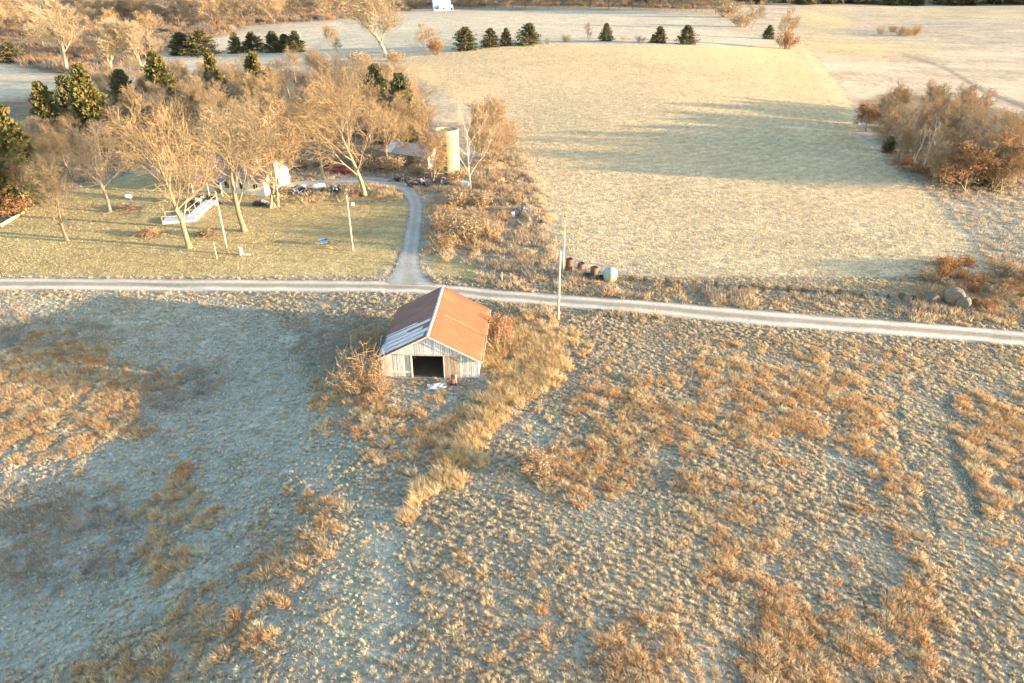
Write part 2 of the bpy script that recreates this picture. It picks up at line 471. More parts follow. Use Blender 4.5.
ROAD_T = [(-300, 277), (-150, 277), (0, 277.5), (150, 278.5), (300, 279.5), (390, 280.5), (440, 283.5), (512, 290.5), (640, 299.5), (768, 310.5), (900, 320.5), (1024, 330.5), (1200, 346)]
ROAD_B = [(-300, 290), (-150, 290.5), (0, 291.5), (150, 292.5), (300, 293.5), (390, 294), (440, 296.5), (512, 304), (640, 315), (768, 327.5), (900, 337.5), (1024, 348), (1200, 364)]
strip('road', ROAD_T, ROAD_B, .035, gravel_mat('road_gravel', (.62, .55, .465), (.36, .30, .22), (.34, .265, .18)))
strip('driveway', [(383, 285), (390, 276), (396, 266), (401, 252), (404, 238), (407, 222), (409, 207), (405, 197), (396, 189), (372, 184), (325, 184), (288, 190)],
      [(438, 286), (428, 279), (421, 270), (419, 254), (420.5, 238), (422, 222), (423, 207), (419, 195), (409, 184), (380, 177.5), (330, 178), (284, 182)], .05,
      gravel_mat('drive_gravel', (.42, .40, .36), (.36, .325, .27), (.34, .28, .20), .8), 8)

# ------------------------------------------------------------------ dry grass and weeds
def points(x0, x1, y0, y1, dens, seed, margin=150):
    g = np.random.default_rng(seed); s = 1 / math.sqrt(dens)
    X, Y = np.meshgrid(np.arange(x0, x1, s), np.arange(y0, y1, s))
    x = X.ravel() + g.uniform(-.5, .5, X.size) * s * 1.3; y = Y.ravel() + g.uniform(-.5, .5, X.size) * s * 1.3
    z = H(x, y); u, v = proj(x, y, z)
    k = (u > -margin) & (u < 1024 + margin) & (v < 683 + margin) & (v > -5)
    # keep the road, the drive and the barn's floor clear
    k &= ~in_road(x, y) & ~in_barn(x, y)
    return x[k], y[k], z[k]

_rt = np.array([ground(*p)[:2] for p in ROAD_T]); _rb = np.array([ground(*p)[:2] for p in ROAD_B])
MASK['drive'] = polymask([[(383, 286), (390, 276), (398, 262), (404, 238), (409, 207), (396, 189), (372, 184), (284, 190), (284, 182), (380, 177), (409, 184), (423, 207), (421, 240), (421, 268), (440, 287)]], 0)
def in_road(x, y):
    a = np.interp(x, _rt[:, 0], _rt[:, 1]); b = np.interp(x, _rb[:, 0], _rb[:, 1])
    u, v = proj(x, y, H(x, y))
    return ((y < a - .2) & (y > b + .25)) | (cover('drive', x, y, H(x, y), 0) > .5)
BARN = (-8.18, 60.55, R(-2.4)); BW, BL = 9.75, 11.2
def in_barn(x, y, m=0.25):
    c, s = math.cos(-BARN[2]), math.sin(-BARN[2]); dx = x - BARN[0]; dy = y - BARN[1]
    lx = c * dx - s * dy; ly = s * dx + c * dy
    return (np.abs(lx) < BW / 2 + m) & (ly > -m) & (ly < BL + m)

def tufts(name, x, y, z, h, r, nb, bw, cols, seed, lean=.5, lift=0.0, cvar=.18, dome=False):
    """clumps of blades: h, r per clump; every blade one tapering sliver"""
    g = np.random.default_rng(seed); n = len(x)
    N = n * nb; i = np.repeat(np.arange(n), nb)
    a = g.uniform(0, 2 * math.pi, N); rr = np.sqrt(g.uniform(0, 1, N)) * r[i]
    bx = x[i] + rr * np.cos(a); by = y[i] + rr * np.sin(a)
    hh = h[i] * g.uniform(.55, 1.1, N)
    la = g.uniform(.2, 1, N) * lean
    wind = .25
    tx = bx + np.cos(a) * hh * la * g.uniform(.3, 1.2, N) - wind * hh * .6; ty = by + np.sin(a) * hh * la * g.uniform(.3, 1.2, N) + g.normal(0, .12, N) * hh
    if dome:                                                      # a rounded cushion of short blades
        el = np.arcsin(g.uniform(.05, 1, N)); q1 = g.uniform(.75, 1.1, N); q0 = g.uniform(.15, .6, N)
        ox = np.cos(a) * np.cos(el) * r[i]; oy = np.sin(a) * np.cos(el) * r[i]; oz = np.sin(el) * h[i]
        skew = .30 * h[i] * np.sin(el)
        bx = x[i] + ox * q0; by = y[i] + oy * q0
        tx = x[i] + ox * q1 - skew + g.normal(0, .04, N); ty = y[i] + oy * q1 + g.normal(0, .04, N); hh = oz * q1 + .02
        lift = 0
    th = g.uniform(0, math.pi, N); w = bw * g.uniform(.6, 1.4, N)
    z0 = z[i] - .03 + lift * hh * g.uniform(0, 1, N)
    if dome: z0 = z[i] - .03 + oz * q0 * .8
    dx = np.cos(th) * w / 2; dy = np.sin(th) * w / 2
    V = np.empty((N, 3, 3), np.float32)
    V[:, 0] = np.stack([bx - dx, by - dy, z0], 1); V[:, 1] = np.stack([bx + dx, by + dy, z0], 1)
    V[:, 2] = np.stack([tx, ty, z[i] + hh], 1)
    cols = np.array(cols, np.float32); ci = g.integers(0, len(cols), n)
    cc = cols[ci][i] * (1 + g.normal(0, cvar, (N, 1))) * (1 + g.normal(0, .1, (n, 1)))[i]
    cc = np.clip(np.repeat(cc, 3, axis=0), .02, .75)
    Fc = np.arange(N * 3).reshape(-1, 3)
    return V.reshape(-1, 3), Fc, cc

def join(name, packs, mat):
    V = np.concatenate([p[0] for p in packs]); off = np.cumsum([0] + [len(p[0]) for p in packs[:-1]])
    Fc = np.concatenate([p[1] + o for p, o in zip(packs, off)]); c = np.concatenate([p[2] for p in packs])
    return kind(tri_mesh(name, V, Fc, c, mat), 'stuff')

STRAW = [(.70, .57, .42), (.64, .51, .36), (.58, .48, .36), (.73, .60, .43), (.66, .49, .31)]
RUST = [(.70, .46, .25), (.64, .41, .22), (.70, .52, .32), (.56, .36, .20), (.68, .54, .37), (.64, .36, .16)]
GOLD = [(.72, .50, .27), (.66, .44, .23), (.72, .54, .33)]
DULL = [(.42, .37, .30), (.48, .40, .31), (.36, .33, .27), (.52, .38, .25)]
GREY = [(.47, .45, .39), (.43, .42, .365), (.52, .48, .40), (.40, .405, .345)]
FROST = [(.70, .65, .56), (.62, .58, .50), (.72, .65, .54)]
TAN = [(.62, .49, .34), (.56, .43, .29), (.46, .36, .26), (.64, .49, .31), (.38, .30, .23)]

FX = (-85, 92, 23, 86)
def build_meadow():
    # meadow bunch grass everywhere, thin on the mown path
    x, y, z = points(*FX, 7.6, 1)
    p = np.maximum(cover('path', x, y, z, 16), cover('track_shade', x, y, z, 1)); ru = cover('rust', x, y, z); go = cover('gold', x, y, z); s = cover('scrub', x, y, z)
    g = np.random.default_rng(2); q = g.uniform(0, 1, len(x))
    dn = sstep(.28, .55, fbm(x / 4, y / 4, 17, 3))
    west = sstep(2, -14, x + (y - 40) * .12)
    k = ((p < .35 + .4 * q) | (q < .16)) & (cover('track_shade', x, y, z, 1) < .5) & (q < (.8 + .2 * dn) * (1 - .3 * west)) & (go < .8)
    sz = g.uniform(.45, 1.2, k.sum()) ** 1.1 * (.65 + .5 * dn[k])
    A = tufts('', x[k], y[k], z[k], .26 * sz, .285 * sz, 58, .05, STRAW, 3, .8, dome=True)
    x, y, z = points(*FX, 9.0, 41); p = cover('path', x, y, z); kw = p < .55; g = np.random.default_rng(42)
    B = tufts('', x[kw], y[kw], z[kw], .17 * g.uniform(.4, 1.4, kw.sum()), .26 * np.ones(kw.sum()), 13, .045, GREY + STRAW[1:3], 4, 1.0)
    join('bunch_grass', [A, B], MAT['grass'])
    # short grass of the mown path
    x, y, z = points(*FX, 10.0, 5); p = cover('path', x, y, z); k = (p > .35) & (cover('track_shade', x, y, z, 1) < .4)
    x, y, z = x[k], y[k], z[k]; g = np.random.default_rng(6)
    C1 = tufts('', x, y, z, .15 * g.uniform(.4, 1.3, len(x)) , .24 * np.ones(len(x)), 12, .04, GREY + [(.50, .44, .33)], 7, 1.0)
    sub = g.uniform(0, 1, len(x)) < .55
    C2 = tufts('', x[sub], y[sub], z[sub], .20 * g.uniform(.3, 1.4, sub.sum()), .19 * g.uniform(.6, 1.4, sub.sum()), 28, .045, FROST + STRAW[:2], 8, .9, dome=True)
    join('short_grass', [C1, C2], MAT['grass'])
    # rust-brown weeds, golden tall grass, dull scrub
    x, y, z = points(*FX, 3.0, 9); g = np.random.default_rng(10)
    tk = (1 - cover('swath', x, y, z, 2))
    m = cover('rust', x, y, z, 22) * tk; q = g.uniform(0, 1, len(x)); dn = sstep(.3, .6, fbm(x / 2.5, y / 2.5, 23, 3))
    k = q < m * (.18 + .75 * dn) * (1 - cover('gold', x, y, z, 7))
    sz = g.uniform(.5, 1.2, k.sum())
    D1 = tufts('', x[k], y[k], z[k], .50 * sz, .42 * sz, 100, .034, RUST, 11, 1.0, .6)
    k2 = (q < .02 + .12 * sstep(.45, .7, fbm(x / 9, y / 9, 61, 3)) * sstep(-6, 4, x)) & (m < .5) & (cover('path', x, y, z) < .5)
    D2 = tufts('', x[k2], y[k2], z[k2], .5 * g.uniform(.5, 1.1, k2.sum()), .34 * np.ones(k2.sum()), 70, .034, RUST, 12, 1.0, .6)
    join('rust_weeds', [D1, D2], MAT['grass'])
    m = cover('gold', x, y, z, 7) * tk; k = q < m * (.6 + .4 * dn)
    sz = g.uniform(.7, 1.3, k.sum())
    E1 = tufts('', x[k], y[k], z[k], .74 * sz, .38 * sz, 100, .034, GOLD, 13, .8, .4)
    join('golden_tall_grass', [E1], MAT['grass'])
    m = cover('scrub', x, y, z, 9); k = q < m * (.3 + .6 * dn)
    sz = g.uniform(.5, 1.2, k.sum())
    G1 = tufts('', x[k], y[k], z[k], .45 * sz, .46 * sz, 80, .035, DULL, 14, 1.0, .55)
    join('brown_scrub', [G1], MAT['grass'])
    # roadside and waste-ground growth, taller and mixed, on both sides of the road
    x, y, z = points(-110, 130, 74, 152, 2.6, 15); g = np.random.default_rng(16)
    q = g.uniform(0, 1, len(x)); dn = sstep(.32, .6, fbm(x / 3.2, y / 3.2, 29, 3))
    m = np.maximum(cover('waste', x, y, z, 4), cover('rust', x, y, z, 5) * (y > 86)); k = q < m * (.25 + .75 * dn)
    sz = g.uniform(.45, 1.2, k.sum()) * (.6 + .6 * dn[k])
    I1 = tufts('', x[k], y[k], z[k], .75 * sz, .42 * sz, 26, .07, TAN + DULL[:2] + RUST[:2], 17, .9, .45)
    v = (y < 150) & ((cover('lawn', x, y, z, 2) < .2) & (cover('hay', x, y, z, 2) < .2) & (m < .3) & (y > 84)) & (q < .5)
    I2 = tufts('', x[v], y[v], z[v], .45 * g.uniform(.5, 1.2, v.sum()), .4 * np.ones(v.sum()), 18, .07, TAN + DULL[:1], 18, .9, .3)
    join('roadside_weeds', [I1, I2], MAT['grass'])
    # low growth on the floor of the woods
    x, y, z = points(-620, 760, 150, 900, .03, 30, 30); g = np.random.default_rng(31)
    k = (cover('wood', x, y, z, 1) > .5) & (y > 270); x, y, z = x[k], y[k], z[k]
    U = tufts('', x, y, z, g.uniform(1.5, 4.0, len(x)), g.uniform(1.5, 3.0, len(x)), 110, .2, [(.30, .22, .16), (.26, .20, .16), (.33, .24, .16), (.24, .21, .19), (.40, .24, .13)], 32, .6, .6)
    join('undergrowth', [U], MAT['grass'])
    # lawn
    x, y, z = points(-110, 10, 84, 150, 6.0, 19); g = np.random.default_rng(20)
    k = cover('lawn', x, y, z, 1) > g.uniform(.2, .8, len(x)); x, y, z = x[k], y[k], z[k]
    J = tufts('', x, y, z, .11 * g.uniform(.4, 1.4, len(x)), .3 * np.ones(len(x)), 5, .09, [(.60, .46, .23), (.66, .51, .27), (.46, .39, .20)], 21, 1.0)
    join('lawn_grass', [J], MAT['grass'])
    # stubble of the hay field
    x, y, z = points(-40, 130, 82, 345, 4.0, 22); g = np.random.default_rng(23)
    k = cover('hay', x, y, z, 1) > g.uniform(.2, .8, len(x)); x, y, z = x[k], y[k], z[k]
    f = 1 + (y - 100) / 160
    K = tufts('', x, y, z, .17 * g.uniform(.4, 1.5, len(x)), .3 * f, 6, .13, [(.68, .52, .335), (.64, .49, .31), (.57, .46, .295)], 24, 1.0)
    join('hay_stubble', [K], MAT['grass'])
build_meadow()
# ------------------------------------------------------------------ trees
def grow_tree(seed, height=12., fork=.3, spread=.75, limbs=7, levels=4, lean=.0, trunk_r=.26, droop=0.0, upright=.25, density=1.0, multi=1, k4=7):
    """branch skeleton: list of (level, points, radii)"""
    q = random.Random(seed); out = []
    def path(p, d, ln, r0, r1, n, wig, up):
        pts = [p]; rad = [r0]
        for i in range(n):
            d = (d + Vector((q.gauss(0, wig), q.gauss(0, wig), q.gauss(0, wig) + up))).normalized()
            p = p + d * (ln / n); pts.append(p); rad.append(r0 + (r1 - r0) * (i + 1) / n)
        return pts, rad
    def side(d, ang, az):
        a = d.cross(Vector((.3, .2, .93))); a = a if a.length > 1e-3 else Vector((1, 0, 0)); a.normalize(); b = d.cross(a)
        return (d * math.cos(ang) + (a * math.cos(az) + b * math.sin(az)) * math.sin(ang)).normalized()
    def branch(p, d, ln, r, lv):
        n = 5 if lv <= 1 else (4 if lv == 2 else 3)
        pts, rad = path(p, d, ln, r, r * (.35 if lv < 3 else .5), n, .10 + .05 * lv, upright * (.22 if lv < 3 else .1) - droop * (.1 if lv > 1 else 0))
        out.append((lv, pts, rad))
        if lv >= levels: return
        k = int({1: 8, 2: 7, 3: k4}.get(lv, 6) * density + q.random())
        az = q.uniform(0, 6.28)
        for i in range(k):
            t = .22 + .78 * (i + q.random() * .8) / k; t = min(t, 1)
            f = t * (len(pts) - 1); a = min(int(f), len(pts) - 2); pp = pts[a].lerp(pts[a + 1], f - a)
            dd = (pts[a + 1] - pts[a]).normalized(); az += 2.4 + q.uniform(-.5, .5)
            branch(pp, side(dd, q.uniform(.28, .72), az), ln * q.uniform(.50, .80) * (1.12 - .42 * t), max(rad[a] * .45, .009), lv + 1)
    for mlt in range(multi):
        base = Vector((q.uniform(-.35, .35), q.uniform(-.35, .35), -.25)) if multi > 1 else Vector((0, 0, -.25))
        d0 = Vector((lean + q.gauss(0, .06), q.gauss(0, .06), 1)).normalized()
        if multi > 1: d0 = Vector((q.gauss(0, .28), q.gauss(0, .28), 1)).normalized()
        th = height * .66
        pts, rad = path(base, d0, th, trunk_r, trunk_r * .28, 9, .07, .03)
        rad[0] *= 1.45
        out.append((0, pts, rad))
        az = q.uniform(0, 6)
        for i in range(limbs):
            t = fork + (1 - fork) * (i + q.random() * .6) / limbs; t = min(t, .99)
            f = t * (len(pts) - 1); a = int(f); pp = pts[a].lerp(pts[min(a + 1, len(pts) - 1)], f - a)
            az += 2.4 + q.uniform(-.4, .4)
            ln = height * (.50 - .20 * t) * q.uniform(.8, 1.15) * (spread / .75)
            branch(pp, side(d0, spread * q.uniform(.75, 1.15) * (1.1 - .35 * t), az), ln, max(rad[a] * .46, .03), 1)
    return out

def tree_meshes(name, seed, bark, twig, leaf=None, nleaf=0, leaf_size=.16, twr=1.0, **kw):
    sk = grow_tree(seed, **kw); q = random.Random(seed + 99)
    T = MB(); K = MB()
    for lv, pts, rad in sk:
        if lv <= 1: T.tube(pts, rad, tuple(c * q.uniform(.9, 1.1) for c in bark), 7 if lv == 0 else 5)
        else:
            s = q.uniform(.8, 1.2); K.tube(pts, [max(r, .0085) * twr for r in rad], tuple(c * s for c in twig), 4 if lv == 2 else 3)
    if leaf:
        ends = [p for lv, pts, _ in sk if lv >= 3 for p in pts]
        for _ in range(nleaf):
            p = ends[q.randrange(len(ends))] + Vector((q.gauss(0, .15), q.gauss(0, .15), q.gauss(0, .12)))
            a = Vector((q.gauss(0, 1), q.gauss(0, 1), q.gauss(0, 1))).normalized(); b = a.cross(Vector((q.gauss(0, 1), q.gauss(0, 1), q.gauss(0, 1)))).normalized()
            s = leaf_size * q.uniform(.5, 1.4); k = q.uniform(.7, 1.25); c = leaf[q.randrange(len(leaf))]
            K.add([p - a * s, p + b * s * .5, p + a * s, p - b * s * .5], [(0, 1, 2, 3)], tuple(x * k for x in c))
    return (T.build('trunk', MAT['bark'], mesh_only=True, smooth=True), K.build('crown', MAT['leaf'] if leaf else MAT['twig'], mesh_only=True))

def cedar_meshes(seed, green, tip, h=8.0, w=2.2, ragged=.3):
    """red cedar: dense cone of short sprays set on boughs"""
    q = random.Random(seed); T = MB(); K = MB()
    T.tube([(0, 0, -.2), (q.uniform(-.1, .1), q.uniform(-.1, .1), h * .5), (0, 0, h * .97)], [.2, .12, .02], (.22, .15, .11), 6)
    nb = 300; az0 = q.uniform(0, 6.283); gap = q.uniform(0, 6.283); lob = q.uniform(.12, .28)
    for i in range(nb):
        t = (i + q.random()) / nb; z = h * (.04 + .94 * t)
        prof = (1 - t) ** .62 * (min(1, t * 4 + .6))
        ln = w * prof * q.uniform(1 - ragged, 1.15) + .12; az = q.uniform(0, 6.283); ln *= 1 + lob * math.cos(az - az0) + .18 * math.sin(3 * az + 9 * t); ln *= .6 if abs(math.sin((az - gap) / 2 + 2 * t)) < .15 else 1; el = .02 + .55 * t + q.gauss(0, .15)
        d = Vector((math.cos(az) * math.cos(el), math.sin(az) * math.cos(el), math.sin(el)))
        p0 = Vector((0, 0, z - ln * .25)); p1 = p0 + d * ln
        T.tube([p0, p1], [.03, .01], (.2, .15, .1), 3)
        c = green[q.randrange(len(green))]; bt = q.uniform(.82, 1.18)
        for k in range(30):
            s = q.uniform(.25, 1) ** .6 * 1.03; p = p0.lerp(p1, s) + Vector((q.gauss(0, .17), q.gauss(0, .17), q.gauss(0, .15))) * (.6 + .5 * ln / w)
            a = (d + Vector((q.gauss(0, .5), q.gauss(0, .5), q.gauss(.25, .5)))).normalized(); b = a.cross(Vector((q.gauss(0, 1), q.gauss(0, 1), q.gauss(0, 1)))).normalized()
            L_ = q.uniform(.16, .34); W_ = L_ * q.uniform(.35, .6); m = tip if s > .8 and t > .35 and q.random() < .4 * t + .1 else c  # tip colour grows commoner upward, painting the sunlit gold of the tops
            kk = bt * q.uniform(.85, 1.15)
            K.add([p - a * L_ * .5, p + b * W_, p + a * L_, p - b * W_], [(0, 1, 2, 3)], tuple(x * kk for x in m))
    return (T.build('trunk', MAT['bark'], mesh_only=True), K.build('crown', MAT['leaf'], mesh_only=True))

def shrub_meshes(seed, stem, leaf, h=2.2, w=1.6, ns=30, nleaf=900, ls=.09):
    q = random.Random(seed); T = MB(); K = MB(); ends = []
    for i in range(ns):
        az = q.uniform(0, 6.28); r = w * math.sqrt(q.random()); top = Vector((math.cos(az) * r, math.sin(az) * r, h * q.uniform(.55, 1.05) * (1 - .35 * (r / w) ** 2)))
        p0 = Vector((math.cos(az) * r * .35, math.sin(az) * r * .35, -.1)); mid = p0.lerp(top, .5) + Vector((q.gauss(0, .1), q.gauss(0, .1), .15))
        T.tube([p0, mid, top], [.03, .02, .009], stem, 3); 
        for k in range(9):
            t = q.uniform(.3, 1); b = p0.lerp(mid, t * 2) if t < .5 else mid.lerp(top, t * 2 - 1)
            d = Vector((q.gauss(0, .6), q.gauss(0, .6), q.uniform(.1, .9))).normalized() * h * q.uniform(.12, .3)
            T.tube([b, b + d], [.012, .007], stem, 3); ends += [b + d * .5, b + d]
    for _ in range(nleaf):
        p = ends[q.randrange(len(ends))] + Vector((q.gauss(0, .1), q.gauss(0, .1), q.gauss(0, .1)))
        a = Vector((q.gauss(0, 1), q.gauss(0, 1), q.gauss(0, 1))).normalized(); b = a.cross(Vector((q.gauss(0, 1), q.gauss(0, 1), q.gauss(0, 1)))).normalized()
        s = ls * q.uniform(.5, 1.5); k = q.uniform(.7, 1.25); c = leaf[q.randrange(len(leaf))]
        K.add([p - a * s, p + b * s * .5, p + a * s, p - b * s * .5], [(0, 1, 2, 3)], tuple(x * k for x in c))
    return (T.build('stems', MAT['twig'], mesh_only=True), K.build('foliage', MAT['leaf'], mesh_only=True))

BARK = (.29, .22, .14); TWIG = (.33, .24, .14); WHITE = (.36, .315, .235); GREYB = (.28, .235, .18); DARKB = (.20, .16, .12)
PROTO = {}
def proto(key):
    if key in PROTO: return PROTO[key]
    k, i = key
    if k == 'spread':    # broad yard maples and oaks
        m = tree_meshes('t', 100 + i, [BARK, (.25, .20, .15), (.30, .235, .15), (.24, .18, .12), (.27, .22, .16), (.34, .30, .25)][i % 6], [(.31, .235, .15), (.27, .21, .15), (.34, .24, .135), (.29, .225, .145), (.32, .225, .13), (.30, .25, .19)][i % 6], twr=1.0, k4=6, height=12, fork=.27, spread=[.72, .85, .78][i % 3], limbs=9, trunk_r=.25, upright=.45)
    elif k == 'wood':    # taller, narrower trees of the wood
        m = tree_meshes('t', 200 + i, [GREYB, BARK, DARKB][i % 3], [(.30, .22, .14), (.34, .245, .145), (.25, .195, .145)][i % 3], height=12, fork=.3, spread=.62, limbs=8, trunk_r=.18, upright=.6, density=.9)
    elif k == 'far':     # lighter mesh for trees a few pixels high
        m = tree_meshes('t', 300 + i, [GREYB, BARK, DARKB][i % 3], [(.32, .235, .155), (.36, .26, .155), (.26, .21, .175)][i % 3], height=12, fork=.1, spread=.8, limbs=8, trunk_r=.14, upright=.5, density=.8, twr=3.4, k4=5)
    elif k == 'pale':    # cottonwoods with pale bark
        m = tree_meshes('t', 400 + i, WHITE, (.37, .29, .19), height=14, fork=.2, spread=.6, limbs=10, trunk_r=.30, upright=.7, twr=1.6)
    elif k == 'sycamore':
        m = tree_meshes('t', 450 + i, (.58, .54, .46), (.44, .36, .25), height=14, fork=.22, spread=.95, limbs=9, trunk_r=.19, upright=.3, density=.62, twr=.9)
    elif k == 'clump':   # many-stemmed thicket trees
        m = tree_meshes('t', 500 + i, [GREYB, BARK][i % 2], (.38, .265, .16), height=8, fork=.12, spread=.6, limbs=6, trunk_r=.11, upright=.5, multi=3, density=.72, twr=1.4)
    elif k == 'oak':     # holds its rust-brown leaves
        m = tree_meshes('t', 600 + i, GREYB, (.34, .22, .13), leaf=[(.36, .20, .095), (.31, .18, .09), (.42, .25, .12)], nleaf=3800, leaf_size=.15, height=8, fork=.12, spread=.8, limbs=9, trunk_r=.16, upright=.3, density=.85)
    elif k == 'snag':
        m = tree_meshes('t', 650 + i, (.50, .47, .43), (.52, .48, .42), height=12, fork=.45, spread=.55, limbs=4, trunk_r=.22, density=.35, levels=3, upright=.5)
    elif k == 'cedar':
        m = cedar_meshes(700 + i, [(.14, .14, .07), (.165, .145, .075), (.11, .12, .065)], (.20, .165, .085), h=8, w=[4.0, 4.6, 3.5][i % 3], ragged=[.5, .6, .45][i % 3])
    elif k == 'bronze':
        m = cedar_meshes(750 + i, [(.15, .14, .052), (.135, .14, .055), (.165, .14, .055)], (.20, .155, .06), h=8, w=[2.7, 3.2][i % 2], ragged=.4)
    elif k == 'tawny':
        m = shrub_meshes(800 + i, (.34, .24, .15), [(.42, .32, .21), (.37, .27, .17), (.46, .36, .24)], h=2.2, w=1.7, ns=44, nleaf=1000)
    elif k == 'rusty':
        m = shrub_meshes(850 + i, (.30, .20, .13), [(.40, .18, .08), (.34, .17, .08), (.44, .24, .11)], h=2.2, w=1.7, ns=34, nleaf=1300)
    elif k == 'dark':
        m = shrub_meshes(870 + i, (.20, .15, .11), [(.24, .17, .12), (.20, .15, .11), (.30, .22, .14)], h=2.2, w=1.7, ns=40, nleaf=900)
    elif k == 'twiggy':
        m = shrub_meshes(880 + i, (.36, .25, .15), [(.42, .24, .12)], h=2.4, w=1.6, ns=32, nleaf=40, ls=.06)
    PROTO[key] = m; return m

NATIVE = dict(spread=12, wood=12, far=12, pale=14, sycamore=14, clump=8, oak=8, snag=12, cedar=8, bronze=8, tawny=2.2, rusty=2.2, dark=2.2, twiggy=2.4)
FILL = dict(spread=1.05, wood=1.0, far=1.0, pale=.98, sycamore=1.0, clump=1.0, oak=.95, snag=1.05, cedar=1, bronze=1, tawny=1.05, rusty=1.05, dark=1.05, twiggy=1.05)
trng = random.Random(77)

def plant(key, name, label, cat, at, h, wide=1.0, group=None, rz=None):
    tr, cr = proto(key)
    s = h / NATIVE[key[0]] / FILL[key[0]]
    o = thing(name, label, cat, at, trng.uniform(0, 6.28) if rz is None else rz, group, (s * wide, s * wide, s))
    a, b = ('trunk', 'crown') if NATIVE[key[0]] > 5 else ('stems', 'foliage')
    for nm, me in ((a, tr), (b, cr)):
        c = bpy.data.objects.new(nm, me); C.objects.link(c); c.parent = o
    return o

def tree_px(key, name, label, cat, u, v, vtop, wide=1.0, group=None, rz=None):
    x, y, z, h = tall(u, v, vtop)
    return plant(key, name, label, cat, (x, y, z - .05), h, wide, group, rz)

# ---- yard trees, one by one
tree_px(('spread', 0), 'bare_tree', 'bare pale limbed tree leaning over the lawn at its far left, above the roadside', 'tree', 67, 241, 150, 1.0)
tree_px(('spread', 1), 'bare_tree', 'bare vase shaped tree with a bent trunk on the shaded lawn beside the fallen leaves', 'tree', 110, 212, 122, 1.0)
tree_px(('spread', 2), 'bare_tree', 'tall bare tree with a sunlit trunk standing in front of the wooden ramp', 'tree', 190, 248, 97, 1.0)
tree_px(('spread', 3), 'bare_tree', 'broad bare tree right in front of the house gable', 'tree', 245, 231, 82, 1.05)
tree_px(('clump', 0), 'bare_tree', 'many stemmed bare tree between the house and the white tank', 'tree', 276, 208, 88, 1.05)
tree_px(('spread', 4), 'bare_tree', 'big bare tree at the lawn edge right of the scrap heaps, by the driveway', 'tree', 365, 196, 72, 1.1)
tree_px(('wood', 0), 'bare_tree', 'bare tree with a stout orange brown trunk just left of the red car', 'tree', 323, 178, 76, 1.2)
tree_px(('sycamore', 0), 'sycamore_tree', 'slender white barked bare tree right beside the silo', 'tree', 471, 190, 94, .62)
tree_px(('clump', 1), 'bare_tree', 'thin stemmed brown tree thicket left of the silo behind the scrap', 'tree', 432, 184, 118, .8)

# ---- the wood behind the house: every tree its own
WG = 'bare trees of the wood behind the house'
def scatter(poly, n, seed, mind):
    q = random.Random(seed); P = np.array(poly, float); out = []
    tries = 0
    while len(out) < n and tries < n * 60:
        tries += 1
        u = q.uniform(P[:, 0].min(), P[:, 0].max()); v = q.uniform(P[:, 1].min(), P[:, 1].max())
        ins = False
        for i in range(len(P)):
            ax, ay = P[i]; bx, by = P[i - 1]
            if (ay > v) != (by > v) and u < (bx - ax) * (v - ay) / (by - ay) + ax: ins = not ins
        if not ins: continue
        p = ground(u, v)
        if all((p[0] - a[0]) ** 2 + (p[1] - a[1]) ** 2 > mind ** 2 for a in out): out.append(p)
    return out
WOODLBL = 'bare tree in the brown wood behind the house'
for i, p in enumerate(scatter([(140, 112), (175, 100), (215, 90), (300, 82), (395, 92), (428, 130), (425, 168), (395, 172), (345, 158), (300, 158), (270, 165), (200, 150), (150, 155), (135, 150)], 88, 3, 3.9)):
    plant(('wood', 1 + i % 7), 'woodland_tree', WOODLBL, 'tree', p, trng.uniform(9.5, 13.5), trng.uniform(1.0, 1.35), WG)
for i, p in enumerate(scatter([(-60, 165), (20, 160), (60, 145), (135, 140), (140, 155), (95, 172), (60, 198), (20, 216), (-60, 222)], 24, 33, 3.6)):
    plant(('wood', 1 + i % 7), 'woodland_tree', 'bare tree at the wood edge in front of the left cedars', 'tree', p, trng.uniform(7.5, 10), trng.uniform(1.1, 1.4), 'bare trees in front of the left cedars')
for i, p in enumerate(scatter([(72, 112), (84, 92), (130, 82), (165, 80), (200, 86), (170, 104), (138, 125), (110, 140)], 24, 34, 3.6)):
    plant(('wood', 1 + i % 7), 'woodland_tree', 'bare tree among the golden and dark cedars at the back of the left wood', 'tree', p, trng.uniform(7, 10), trng.uniform(1.1, 1.4), 'bare trees among the back cedars')
for i, p in enumerate(scatter([(-60, 205), (25, 180), (60, 190), (30, 222), (-60, 232)], 9, 4, 2.5)):
    plant((['rusty', 'tawny'][i % 2], i % 3), 'brush_shrub', 'rust and tan brush at the left end of the lawn, under the wood edge', 'shrub', p, trng.uniform(2.0, 3.4), 1.3, 'brush at the left end of the lawn')
for i, p in enumerate(scatter([(270, 170), (330, 165), (420, 176), (460, 184), (440, 150), (400, 160)], 16, 5, 3.2)):
    plant(('tawny', i % 3), 'brush_shrub', 'tan underbrush between the red car and the silo', 'shrub', p, trng.uniform(1.8, 3.2), 1.3, 'underbrush behind the scrap heaps')

